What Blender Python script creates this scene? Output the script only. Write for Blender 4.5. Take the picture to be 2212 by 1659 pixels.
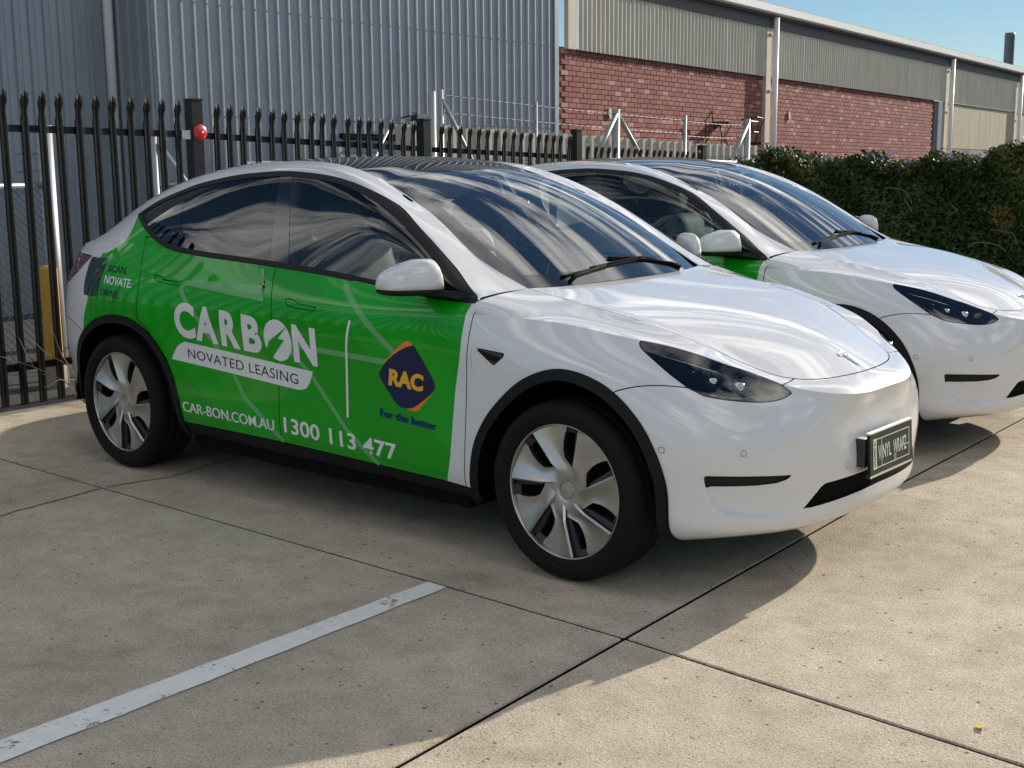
import bpy, bmesh, math, random
import numpy as np
from mathutils import Matrix, Vector
random.seed(7); RNG=np.random.RandomState(7)
SC=bpy.context.scene; COL=SC.collection
for o in list(bpy.data.objects): bpy.data.objects.remove(o)
# ---------------- camera ----------------
CAMP=(2.8728,-4.6111,1.6039); YAW,PITCH,ROLL=2.2730,.1787,.0086
cam=bpy.data.cameras.new('camera'); camo=bpy.data.objects.new('camera',cam); COL.objects.link(camo); SC.camera=camo
cam.sensor_width=36; cam.lens=36*2778.28/2212; cam.clip_start=.05; cam.clip_end=2000
_f=np.array([math.cos(PITCH)*math.cos(YAW),math.cos(PITCH)*math.sin(YAW),-math.sin(PITCH)])
_r=np.cross(_f,[0,0,1]);_r/=np.linalg.norm(_r);_d=np.cross(_f,_r)
_c,_s=math.cos(ROLL),math.sin(ROLL);_r,_d=_c*_r+_s*_d,-_s*_r+_c*_d
camo.matrix_world=Matrix([[_r[0],-_d[0],-_f[0],CAMP[0]],[_r[1],-_d[1],-_f[1],CAMP[1]],[_r[2],-_d[2],-_f[2],CAMP[2]],[0,0,0,1]])
# ---------------- sky, sun, exposure ----------------
SUN_DIR=np.array([.36,2.6,1.0]); SUN_DIR/=np.linalg.norm(SUN_DIR)      # towards the sun
ELEV=math.asin(SUN_DIR[2]); 
W=bpy.data.worlds.new('World'); SC.world=W; W.use_nodes=True
nt=W.node_tree; bg=nt.nodes['Background']; bg.inputs['Strength'].default_value=.075
sky=nt.nodes.new('ShaderNodeTexSky'); sky.sky_type='NISHITA'; sky.sun_disc=False
sky.sun_elevation=ELEV; sky.sun_rotation=math.atan2(SUN_DIR[0],SUN_DIR[1]); sky.air_density=1.0; sky.dust_density=0; sky.ozone_density=4.5
tc=nt.nodes.new('ShaderNodeTexCoord'); sep=nt.nodes.new('ShaderNodeSeparateXYZ'); nt.links.new(tc.outputs['Generated'],sep.inputs[0])
def wmath(op,a,b=None):
    n=nt.nodes.new('ShaderNodeMath'); n.operation=op
    for i,v in enumerate((a,b)):
        if v is None: continue
        if isinstance(v,(int,float)): n.inputs[i].default_value=v
        else: nt.links.new(v,n.inputs[i])
    return n.outputs[0]
zz=wmath('MAXIMUM',sep.outputs[2],.04); zz=wmath('ADD',zz,.06)
cx_=wmath('DIVIDE',sep.outputs[0],zz); cy_=wmath('DIVIDE',sep.outputs[1],zz)
cmb=nt.nodes.new('ShaderNodeCombineXYZ'); nt.links.new(cx_,cmb.inputs[0]); nt.links.new(cy_,cmb.inputs[1])
mp=nt.nodes.new('ShaderNodeMapping'); nt.links.new(cmb.outputs[0],mp.inputs[0]); mp.inputs['Rotation'].default_value=(0,0,math.radians(70)); mp.inputs['Scale'].default_value=(.75,2.6,1); mp.inputs['Location'].default_value=(4.1,1.4,0)
n1=nt.nodes.new('ShaderNodeTexNoise'); n1.inputs['Scale'].default_value=1.3; n1.inputs['Detail'].default_value=9; n1.inputs['Roughness'].default_value=.62; n1.inputs['Distortion'].default_value=.35
nt.links.new(mp.outputs[0],n1.inputs['Vector'])
rmp=nt.nodes.new('ShaderNodeValToRGB'); rmp.color_ramp.elements[0].position=.495; rmp.color_ramp.elements[1].position=.68; nt.links.new(n1.outputs['Fac'],rmp.inputs[0])
cl=nt.nodes.new('ShaderNodeMix'); cl.data_type='RGBA'; hz=nt.nodes.new('ShaderNodeMapRange'); hz.interpolation_type='SMOOTHSTEP'; hz.inputs[1].default_value=.17; hz.inputs[2].default_value=.36; nt.links.new(sep.outputs[2],hz.inputs[0]); nt.links.new(wmath('MULTIPLY',rmp.outputs[0],hz.outputs[0]),cl.inputs['Factor']); nt.links.new(sky.outputs[0],cl.inputs['A']); cl.inputs['B'].default_value=(34,32.6,30,1)
nt.links.new(cl.outputs['Result'],bg.inputs['Color'])
sl=bpy.data.lights.new('sun','SUN'); sl.energy=4.8; sl.angle=math.radians(.55); sl.color=(1,.90,.76)
so=bpy.data.objects.new('sun',sl); COL.objects.link(so); so.rotation_euler=Vector(-SUN_DIR).to_track_quat('-Z','Y').to_euler()
vs=SC.view_settings; vs.view_transform='Standard'; vs.look='None'; vs.exposure=.27; vs.gamma=1; vs.use_curve_mapping=False
SC.cycles.max_bounces=8; SC.cycles.transparent_max_bounces=12; SC.cycles.use_denoising=True; SC.cycles.caustics_reflective=False; SC.cycles.caustics_refractive=False
# ---------------- helpers ----------------
def tag(o,label=None,cat=None,group=None,kind=None):
    if label: o['label']=label
    if cat: o['category']=cat
    if group: o['group']=group
    if kind: o['kind']=kind
    return o
def empty(name,loc=(0,0,0),rot=(0,0,0)):
    o=bpy.data.objects.new(name,None); COL.objects.link(o); o.location=loc; o.rotation_euler=rot; o.empty_display_size=.1; return o
def link(name,me,parent=None):
    o=bpy.data.objects.new(name,me); COL.objects.link(o)
    if parent is not None: o.parent=parent
    return o
def mesh(name,V,F,mats,parent=None,N=None,smooth=False,mi=None):
    me=bpy.data.meshes.new(name)
    me.from_pydata([tuple(map(float,v)) for v in V],[],[tuple(int(i) for i in f) for f in F])
    if not isinstance(mats,(list,tuple)): mats=[mats]
    for m in mats: me.materials.append(m)
    if mi is not None: me.polygons.foreach_set('material_index',np.asarray(mi,dtype=np.int32))
    if smooth or N is not None: me.polygons.foreach_set('use_smooth',np.ones(len(me.polygons),dtype=bool))
    if N is not None: me.normals_split_custom_set_from_vertices([tuple(map(float,n)) for n in N])
    me.update()
    return link(name,me,parent)
class MB:
    """collects simple solids into one mesh"""
    def __init__(s): s.V=[];s.F=[]
    def add(s,V,F):
        o=len(s.V); s.V+= [tuple(v) for v in V]; s.F+=[tuple(i+o for i in f) for f in F]; return s
    def box(s,x0,x1,y0,y1,z0,z1,T=None):
        V=[(x,y,z) for x in(x0,x1) for y in(y0,y1) for z in(z0,z1)]
        if T: V=[T(*v) for v in V]
        return s.add(V,[(0,1,3,2),(4,6,7,5),(0,4,5,1),(2,3,7,6),(0,2,6,4),(1,5,7,3)])
    def prism(s,poly,a,b,axis=1,T=None):
        """extrude a 2D polygon along axis from a to b (poly order = remaining axes)"""
        n=len(poly);V=[]
        for t in(a,b):
            for p in poly:
                v=list(p);v.insert(axis,t);V.append(T(*v) if T else tuple(v))
        F=[tuple(range(n))[::-1],tuple(range(n,2*n))]+[(i,(i+1)%n,n+(i+1)%n,n+i) for i in range(n)]
        return s.add(V,F)
    def tube(s,pts,r,n=8,caps=True):
        pts=[np.asarray(p,float) for p in pts];rings=[];m=len(pts)
        rr=r if hasattr(r,'__len__') else [r]*m
        up=np.array([0,0,1.])
        for i,p in enumerate(pts):
            t=pts[min(i+1,m-1)]-pts[max(i-1,0)];t=t/max(np.linalg.norm(t),1e-9)
            a=np.cross(t,up);
            if np.linalg.norm(a)<1e-3: a=np.cross(t,[1,0,0])
            a/=np.linalg.norm(a);b=np.cross(t,a)
            rings.append([p+rr[i]*(math.cos(2*math.pi*k/n)*a+math.sin(2*math.pi*k/n)*b) for k in range(n)])
        V=[v for q in rings for v in q];F=[]
        for i in range(m-1):
            for k in range(n):F.append((i*n+k,i*n+(k+1)%n,(i+1)*n+(k+1)%n,(i+1)*n+k))
        if caps:F+=[tuple(range(n))[::-1],tuple(range((m-1)*n,m*n))]
        return s.add(V,F)
    def build(s,name,mat,parent=None,smooth=False): return mesh(name,s.V,s.F,mat,parent,smooth=smooth)
def rbox(sx,sy,sz,r,n=5,T=None):
    """rounded box (half sizes) -> V,F"""
    V=[];F=[];idx={}
    g=np.linspace(-1,1,2*n+1)
    h=np.array([sx,sy,sz],float)
    def vid(p):
        k=tuple(np.round(p,5))
        if k in idx:return idx[k]
        q=np.array(p)*h;inner=np.clip(q,-(h-r),h-r);d=q-inner;L=np.linalg.norm(d)
        q=inner+(d/L*r if L>1e-9 else d)
        idx[k]=len(V);V.append(tuple(T(*q)) if T else tuple(q));return idx[k]
    for ax in range(3):
        for sgn in(-1,1):
            for i in range(2*n):
                for j in range(2*n):
                    c=[]
                    for a,b in((i,j),(i+1,j),(i+1,j+1),(i,j+1)):
                        p=[0,0,0];p[ax]=sgn;p[(ax+1)%3]=g[a];p[(ax+2)%3]=g[b];c.append(vid(p))
                    if sgn<0:c=c[::-1]
                    F.append(tuple(c))
    return V,F
def rb(name,c,h,r,mat,parent,rot=(0,0,0),n=4):
    R=Matrix.Rotation(rot[2],3,'Z')@Matrix.Rotation(rot[1],3,'Y')@Matrix.Rotation(rot[0],3,'X')
    V,F=rbox(*h,r,n,lambda x,y,z:tuple(R@Vector((x,y,z))+Vector(c)))
    return mesh(name,V,F,mat,parent,smooth=True)
# ---------------- materials ----------------
MT={}
def P(name,col,rough=.5,metal=0,coat=0,spec=.5,coatr=.03,alpha=None):
    m=bpy.data.materials.new(name);m.use_nodes=True;b=m.node_tree.nodes['Principled BSDF']
    b.inputs['Base Color'].default_value=(*col,1);b.inputs['Roughness'].default_value=rough;b.inputs['Metallic'].default_value=metal
    b.inputs['Coat Weight'].default_value=coat;b.inputs['Coat Roughness'].default_value=coatr;b.inputs['Specular IOR Level'].default_value=spec
    MT[name]=m;return m
def nodes(m): return m.node_tree.nodes,m.node_tree.links,m.node_tree.nodes['Principled BSDF']
def noise(m,scale,detail=4,rough=.5,coord='Object',vec=None,dist=0):
    N,L,b=nodes(m)
    n=N.new('ShaderNodeTexNoise');n.inputs['Scale'].default_value=scale;n.inputs['Detail'].default_value=detail;n.inputs['Roughness'].default_value=rough;n.inputs['Distortion'].default_value=dist
    if vec is None:
        t=N.new('ShaderNodeTexCoord');vec=t.outputs[coord]
    L.new(vec,n.inputs['Vector']);return n.outputs['Fac']
def ramp(m,fac,stops):
    N,L,b=nodes(m);r=N.new('ShaderNodeValToRGB');e=r.color_ramp.elements
    while len(e)<len(stops):e.new(.5)
    for k,(p,c) in enumerate(stops):
        e[k].position=p;e[k].color=(*c,1) if hasattr(c,'__len__') else (c,c,c,1)
    L.new(fac,r.inputs[0]);return r.outputs[0]
def mixc(m,f,a,b_,mode='MIX'):
    N,L,b=nodes(m);x=N.new('ShaderNodeMix');x.data_type='RGBA';x.blend_type=mode
    for k,v in(('Factor',f),('A',a),('B',b_)):
        if hasattr(v,'is_linked') or hasattr(v,'links'): L.new(v,x.inputs[k])
        elif isinstance(v,(int,float)): x.inputs[k].default_value=v
        else: x.inputs[k].default_value=(*v,1)
    return x.outputs['Result']
def bump(m,h,strength=.3,dist=.01,prev=None):
    N,L,b=nodes(m);n=N.new('ShaderNodeBump');n.inputs['Strength'].default_value=strength;n.inputs['Distance'].default_value=dist
    L.new(h,n.inputs['Height'])
    if prev is not None:L.new(prev,n.inputs['Normal'])
    L.new(n.outputs[0],b.inputs['Normal']);return n.outputs[0]
def setc(m,c):
    N,L,b=nodes(m);L.new(c,b.inputs['Base Color'])
def glass(name,tint,ior=1.55,rough=0.0):
    m=bpy.data.materials.new(name);m.use_nodes=True;N=m.node_tree.nodes;L=m.node_tree.links
    for x in list(N):
        if x.type!='OUTPUT_MATERIAL':N.remove(x)
    out=[x for x in N if x.type=='OUTPUT_MATERIAL'][0]
    t=N.new('ShaderNodeBsdfTransparent');t.inputs[0].default_value=(*tint,1)
    g=N.new('ShaderNodeBsdfGlossy');g.inputs['Roughness'].default_value=rough;g.inputs[0].default_value=(1,1,1,1)
    fr=N.new('ShaderNodeFresnel');fr.inputs[0].default_value=ior
    x=N.new('ShaderNodeMixShader');L.new(fr.outputs[0],x.inputs[0]);L.new(t.outputs[0],x.inputs[1]);L.new(g.outputs[0],x.inputs[2]);L.new(x.outputs[0],out.inputs[0])
    MT[name]=m;return m
# ---------- spline / patch tools ----------
def ncs_matrix(t,s):
    """rows: natural cubic spline evaluation at s for knots t -> weights on data"""
    t=np.asarray(t,float);n=len(t);h=np.diff(t)
    A=np.zeros((n,n));B=np.zeros((n,n));A[0,0]=A[-1,-1]=1
    for i in range(1,n-1):
        A[i,i-1]=h[i-1];A[i,i]=2*(h[i-1]+h[i]);A[i,i+1]=h[i]
        B[i,i-1]=6/h[i-1];B[i,i]=-6/h[i-1]-6/h[i];B[i,i+1]=6/h[i]
    M=np.linalg.solve(A,B)
    s=np.asarray(s,float);k=np.clip(np.searchsorted(t,s,side='right')-1,0,n-2)
    hk=h[k];a=(t[k+1]-s)/hk;b=(s-t[k])/hk
    W=np.zeros((len(s),n));r=np.arange(len(s))
    W[r,k]+=a;W[r,k+1]+=b
    W+=((a**3-a)*hk**2/6)[:,None]*M[k]+((b**3-b)*hk**2/6)[:,None]*M[k+1]
    return W
def knots(C,axis):
    C=np.moveaxis(C,axis,0);d=np.linalg.norm(np.diff(C,axis=0),axis=-1)
    d=d.reshape(d.shape[0],-1).mean(1);return np.r_[0,np.cumsum(d)]
def mirrored(C,lo,hi,k=4):
    """prepend / append k mirrored stations (station axis 0) about y=0"""
    f=np.array([1,-1,1.])
    if lo: C=np.concatenate([C[1:k+1][::-1]*f,C])
    if hi: C=np.concatenate([C,C[-k-1:-1][::-1]*f])
    return C
def sample(t,n0,n1,res):
    out=[t[n0]]
    for i in range(n0,n1):
        m=max(2,int(np.ceil((t[i+1]-t[i])/res)));out+=list(np.linspace(t[i],t[i+1],m+1)[1:])
    return np.array(out)
def grid_mesh(G,flip=False):
    nu,nv=G.shape[:2];V=G.reshape(-1,3)
    du=np.gradient(G,axis=0);dv=np.gradient(G,axis=1)
    N=np.cross(du,dv).reshape(-1,3);N/=np.maximum(np.linalg.norm(N,axis=1),1e-12)[:,None]
    i=np.arange(nu*nv).reshape(nu,nv)
    a,b,c,d=i[:-1,:-1].ravel(),i[1:,:-1].ravel(),i[1:,1:].ravel(),i[:-1,1:].ravel()
    F=np.r_[np.c_[a,b,c],np.c_[a,c,d]]
    if flip: N=-N;F=F[:,::-1]
    return V.copy(),N,F
def join(*ms):
    o=0;V=[];N=[];F=[]
    for v,n,f in ms: V.append(v);N.append(n);F.append(f+o);o+=len(v)
    return np.concatenate(V),np.concatenate(N),np.concatenate(F)
def compact(m):
    V,N,F=m;u,inv=np.unique(F,return_inverse=True)
    return V[u],N[u],inv.reshape(-1,3)
def mirror(m):
    V,N,F=m;f=np.array([1,-1,1.]);return V*f,N*f,F[:,::-1].copy()
def clip(m,f):
    """keep f>0"""
    V,N,F=m;s=f>0;c=s[F].sum(1);full=F[c==3];out=[full];nv=[];nn=[];cnt=len(V);cache={}
    def cut(i,j):
        nonlocal cnt
        k=(i,j) if i<j else (j,i)
        if k in cache: return cache[k]
        t=f[i]/(f[i]-f[j]);nv.append(V[i]+t*(V[j]-V[i]));q=N[i]+t*(N[j]-N[i]);nn.append(q/max(1e-9,np.linalg.norm(q)))
        cache[k]=cnt;cnt+=1;return cnt-1
    add=[]
    for T in F[(c==1)|(c==2)]:
        T=[int(x) for x in T];b=[s[x] for x in T]
        if sum(b)==1:
            k=b.index(True);i,j,l=T[k],T[(k+1)%3],T[(k+2)%3]
            add.append((i,cut(i,j),cut(i,l)))
        else:
            k=b.index(False);i,j,l=T[k],T[(k+1)%3],T[(k+2)%3]
            p,q=cut(i,j),cut(i,l);add+=[(p,j,l),(p,l,q)]
    if add: out.append(np.array(add,int))
    if nv: V=np.r_[V,np.array(nv)];N=np.r_[N,np.array(nn)]
    F=np.concatenate(out)
    return compact((V,N,F))
def sdf(P2,poly):
    """signed distance (positive inside) of 2D points to polygon"""
    P2=np.asarray(P2);poly=np.asarray(poly,float)
    lo=poly.min(0)-.06;hi=poly.max(0)+.06
    near=((P2>lo)&(P2<hi)).all(1);out=np.full(len(P2),-1.0)
    Q=P2[near]
    if len(Q):
        d=np.full(len(Q),1e9);ins=np.zeros(len(Q),bool)
        for a,b in zip(poly,np.roll(poly,-1,0)):
            e=b-a;w=Q-a;t=np.clip((w@e)/max(e@e,1e-12),0,1)
            d=np.minimum(d,np.linalg.norm(w-t[:,None]*e,axis=1))
            cnd=(a[1]>Q[:,1])!=(b[1]>Q[:,1])
            with np.errstate(divide='ignore',invalid='ignore'):
                xi=a[0]+(Q[:,1]-a[1])*(b[0]-a[0])/(b[1]-a[1])
            ins^=cnd&(Q[:,0]<xi)
        out[near]=np.where(ins,d,-d)
    return out
def smooth_poly(p,n=6,closed=True):
    """centripetal Catmull-Rom through points"""
    p=np.asarray(p,float);N=len(p);out=[]
    for i in range(N if closed else N-1):
        q=[p[(i+k)%N] if closed else p[min(max(i+k,0),N-1)] for k in(-1,0,1,2)]
        for k in range(n):
            t=k/n;out.append(.5*((2*q[1])+(-q[0]+q[2])*t+(2*q[0]-5*q[1]+4*q[2]-q[3])*t*t+(-q[0]+3*q[1]-3*q[2]+q[3])*t**3))
    if not closed: out.append(p[-1])
    return np.array(out)
# ---------- car body control net (x forward, front axle x=0; right side y<0) ----------
NAN=np.nan
zc_x=[-.36,-.315,0,.3,.5,.67,.757,.84];zc_z=[1.052,1.05,.998,.935,.876,.803,.752,.70]
rg=np.array([[-.40,-.637,1.053],[-.21,-.642,1.021],[-.02,-.635,.988],[.19,-.615,.946],[.30,-.59,.912],[.40,-.555,.868],[.50,-.515,.823],[.60,-.47,.780],[.667,-.425,.758],[.72,-.31,.753],[.745,-.17,.752],[.757,0,.752]])
def hood_z(x,y):
    zc=np.interp(x,zc_x,zc_z);
    k=np.interp(x,rg[:9,0],rg[:9,2]);yr=np.interp(x,rg[:9,0],-rg[:9,1])
    return zc-(zc-k)*np.minimum((y/yr)**2,1.3)
# lower rows r0..r6 for stations S0..S16
LOW=np.array([
 # S0 rear centre
 [[-3.70,0,.24],[-3.80,0,.32],[-3.85,0,.45],[-3.885,0,.60],[-3.89,0,.74],[-3.86,0,.90],[-3.80,0,1.02]],
 [[-3.68,-.30,.24],[-3.78,-.31,.32],[-3.83,-.32,.45],[-3.865,-.33,.60],[-3.87,-.33,.74],[-3.84,-.33,.90],[-3.785,-.33,1.02]],
 [[-3.58,-.55,.24],[-3.69,-.58,.32],[-3.73,-.60,.45],[-3.765,-.61,.60],[-3.77,-.61,.74],[-3.745,-.60,.90],[-3.70,-.58,1.02]],
 [[-3.42,-.72,.24],[-3.53,-.775,.32],[-3.56,-.79,.45],[-3.585,-.80,.60],[-3.59,-.80,.74],[-3.57,-.79,.90],[-3.53,-.765,1.02]],
 [[-3.22,-.82,.23],[-3.30,-.885,.31],[-3.32,-.90,.44],[-3.33,-.91,.58],[-3.33,-.913,.73],[-3.31,-.905,.89],[-3.28,-.875,1.01]],
 [[-2.89,-.86,.22],[-2.89,-.925,.30],[-2.89,-.943,.42],[-2.89,-.952,.57],[-2.89,-.957,.74],[-2.89,-.952,.89],[-2.89,-.922,1.005]],
 [[-2.35,-.86,.21],[-2.35,-.922,.305],[-2.35,-.940,.42],[-2.35,-.941,.56],[-2.35,-.947,.74],[-2.35,-.953,.885],[-2.35,-.925,.99]],
 [[-1.62,-.86,.20],[-1.62,-.922,.305],[-1.62,-.938,.42],[-1.62,-.935,.56],[-1.62,-.940,.74],[-1.62,-.949,.88],[-1.62,-.926,.98]],
 [[-.95,-.86,.20],[-.95,-.922,.30],[-.95,-.938,.42],[-.95,-.937,.56],[-.95,-.941,.74],[-.95,-.948,.88],[-.95,-.926,.977]],
 [[-.43,-.86,.20],[-.43,-.925,.29],[-.43,-.942,.41],[-.43,-.944,.55],[-.43,-.946,.73],[-.43,-.948,.87],[-.43,-.922,.975]],
 [[0,-.86,.20],[0,-.93,.28],[0,-.945,.40],[0,-.950,.55],[0,-.950,.71],[0,-.940,.85],[0,-.902,.97]],
 [[.22,-.85,.20],[.26,-.922,.275],[.26,-.933,.38],[.255,-.936,.51],[.25,-.932,.66],[.24,-.917,.81],[.22,-.880,.945]],
 [[.40,-.80,.205],[.47,-.872,.265],[.465,-.883,.36],[.46,-.886,.47],[.455,-.884,.59],[.445,-.865,.74],[.41,-.812,.905]],
 [[.52,-.66,.21],[.62,-.73,.255],[.63,-.737,.34],[.637,-.738,.44],[.64,-.733,.55],[.63,-.712,.68],[.60,-.665,.815]],
 [[.62,-.47,.205],[.735,-.505,.247],[.748,-.515,.33],[.755,-.52,.43],[.757,-.515,.53],[.755,-.50,.645],[.745,-.475,.74]],
 [[.685,-.24,.205],[.79,-.25,.245],[.808,-.255,.33],[.818,-.26,.43],[.812,-.26,.53],[.806,-.255,.63],[.826,-.25,.705]],
 [[.70,0,.205],[.805,0,.245],[.822,0,.33],[.832,0,.43],[.824,0,.53],[.815,0,.63],[.838,0,.70]],
])
BELT=np.array([[-3.76,0,1.125],[-3.74,-.33,1.125],[-3.655,-.555,1.125],[-3.48,-.715,1.13],[-3.24,-.80,1.15],[-2.89,-.842,1.165],[-2.35,-.870,1.138],[-1.62,-.872,1.098],[-.95,-.876,1.050],[-.43,-.893,1.030]])
# P1b : r7 mid band, r8 ridge  for S9..S16 ; cowl ends
R7=np.array([[-.43,-.893,1.030],[-.01,-.775,.966],[.20,-.75,.935],[.375,-.68,.893],[.56,-.585,.803],[.70,-.455,.752],[.785,-.25,.732],[.80,0,.729]])
R8=np.array([[-.40,-.640,1.053],[-.02,-.637,.988],[.18,-.617,.947],[.345,-.575,.893],[.515,-.508,.817],[.655,-.432,.763],[.733,-.25,.7525],[.757,0,.752]])
CW=np.array([[-.355,-.48,1.054],[-.345,-.40,1.054],[-.337,-.33,1.053],[-.33,-.26,1.052],[-.325,-.19,1.051],[-.32,-.12,1.051],[-.317,-.06,1.05],[-.315,0,1.05]])
# upper side q0..q4 for T0..T9
UP=np.array([
 [[-3.68,-.50,1.125],[-3.69,-.47,1.127],[-3.70,-.44,1.13],[-3.705,-.42,1.133],[-3.71,-.40,1.135]],
 [[-3.40,-.735,1.137],[-3.38,-.69,1.165],[-3.36,-.63,1.20],[-3.34,-.56,1.24],[-3.32,-.47,1.275]],
 [[-2.95,-.838,1.163],[-2.935,-.79,1.245],[-2.93,-.725,1.325],[-2.92,-.63,1.392],[-2.90,-.52,1.425]],
 [[-2.40,-.868,1.141],[-2.40,-.81,1.30],[-2.40,-.715,1.468],[-2.40,-.625,1.522],[-2.40,-.53,1.540]],
 [[-1.90,-.872,1.113],[-1.90,-.80,1.31],[-1.90,-.705,1.520],[-1.90,-.62,1.558],[-1.90,-.54,1.568]],
 [[-1.50,-.872,1.090],[-1.50,-.80,1.30],[-1.49,-.708,1.506],[-1.50,-.628,1.540],[-1.53,-.54,1.546]],
 [[-1.10,-.875,1.062],[-1.09,-.83,1.22],[-1.085,-.745,1.395],[-1.11,-.665,1.432],[-1.17,-.57,1.438]],
 [[-.75,-.882,1.042],[-.745,-.86,1.11],[-.745,-.815,1.208],[-.785,-.735,1.248],[-.85,-.622,1.278]],
 [[-.56,-.889,1.034],[-.555,-.882,1.055],[-.55,-.855,1.092],[-.575,-.765,1.125],[-.615,-.652,1.155]],
 [[-.43,-.893,1.030],[-.43,-.87,1.035],[-.425,-.82,1.042],[-.415,-.73,1.049],[-.40,-.64,1.053]],
])
CEN=np.array([[-3.74,0,1.14],[-3.35,0,1.315],[-2.90,0,1.455],[-2.40,0,1.558],[-1.90,0,1.588],[-1.50,0,1.572],[-1.09,0,1.470],[-.75,0,1.305],[-.50,0,1.165],[-.315,0,1.05]])
# net tuning
LOW[12:,4:,2]+=np.array([.004,.008,.011]);LOW[10:12,5:,2]+=np.array([.005,.010]);LOW[9,6,2]+=.008;LOW[12:,:,0]+=.006
for k_,p_ in((9,(-.43,-.918,.983)),(10,(-.02,-.842,.967)),(11,(.166,-.778,.932)),(12,(.37,-.690,.892)),(13,(.55,-.585,.824)),(14,(.70,-.465,.757))): LOW[k_,6]=p_
for k_,p_ in((10,(0,-.932,.845)),(11,(.235,-.893,.812)),(12,(.43,-.832,.758)),(13,(.615,-.690,.692)),(14,(.752,-.495,.650))): LOW[k_,5]=p_
for A_ in(R7,R8,CW): A_[:,2]+=.010
R7[3:,0]+=.008;R8[3:,0]+=.006;CW[:,0]-=.010
R7[1:6]=[(-.015,-.735,.969),(.175,-.690,.937),(.362,-.634,.8955),(.537,-.548,.8265),(.682,-.449,.7665)]
UP[6:,:,2]+=.008;UP[5:,:,0]-=.018;CEN[6:,2]+=.008;CEN[5:,0]-=.016;BELT[8:,2]+=.006
UP[7,3]=(-.812,-.672,1.277);UP[7,4]=(-.827,-.643,1.287);UP[8,3]=(-.605,-.705,1.150);UP[8,4]=(-.614,-.668,1.164);UP[6,3]=(-1.165,-.612,1.437);UP[6,4]=(-1.187,-.574,1.447)
R7[0]=BELT[9];UP[9,0]=BELT[9];UP[9,4]=R8[0];CEN[9]=CW[7]
zc_z=[z+.010 for z in zc_z];rg[:,2]+=.010
TILT=0.0
for A_ in(LOW,R7,R8,CW,UP,CEN,BELT,rg): A_[...,2]+=TILT*(A_[...,1]+.93)
zc_z=[z+TILT*.93 for z in zc_z]
def hood_poly(x,y):
    pc=np.polyfit(zc_x,zc_z,4);pr=np.polyfit(rg[:9,0],rg[:9,2],4);py=np.polyfit(rg[:9,0],-rg[:9,1],3)
    xx=np.clip(x,-.42,.78);zc=np.polyval(pc,xx);zr=np.polyval(pr,np.clip(xx,-.42,.70));yr=np.polyval(py,np.clip(xx,-.42,.70))
    return zc-(zc-zr)*np.clip(abs(y)/yr,0,1.05)**2
def fair(G,nu,nv,sym_hi=False,sym_lo=False,keep=12):
    """smooth a patch grid along u and v, borders held"""
    G0=G.copy();f=np.array([1,-1,1.])
    for it in range(nu):
        lo=G[1:2]*f if sym_lo else 2*G[:1]-G[1:2];hi=G[-2:-1]*f if sym_hi else 2*G[-1:]-G[-2:-1]
        E_=np.concatenate([lo,G,hi]);G=.25*E_[:-2]+.5*E_[1:-1]+.25*E_[2:]
    for it in range(nv):
        E_=np.concatenate([2*G[:,:1]-G[:,1:2],G,2*G[:,-1:]-G[:,-2:-1]],1);G=.25*E_[:,:-2]+.5*E_[:,1:-1]+.25*E_[:,2:]
    w=np.ones(len(G));k=np.linspace(0,1,keep)
    if not sym_lo:w[:keep]=np.minimum(w[:keep],k)
    if not sym_hi:w[-keep:]=np.minimum(w[-keep:],k[::-1])
    return G0+(G-G0)*w[:,None,None]
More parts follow.
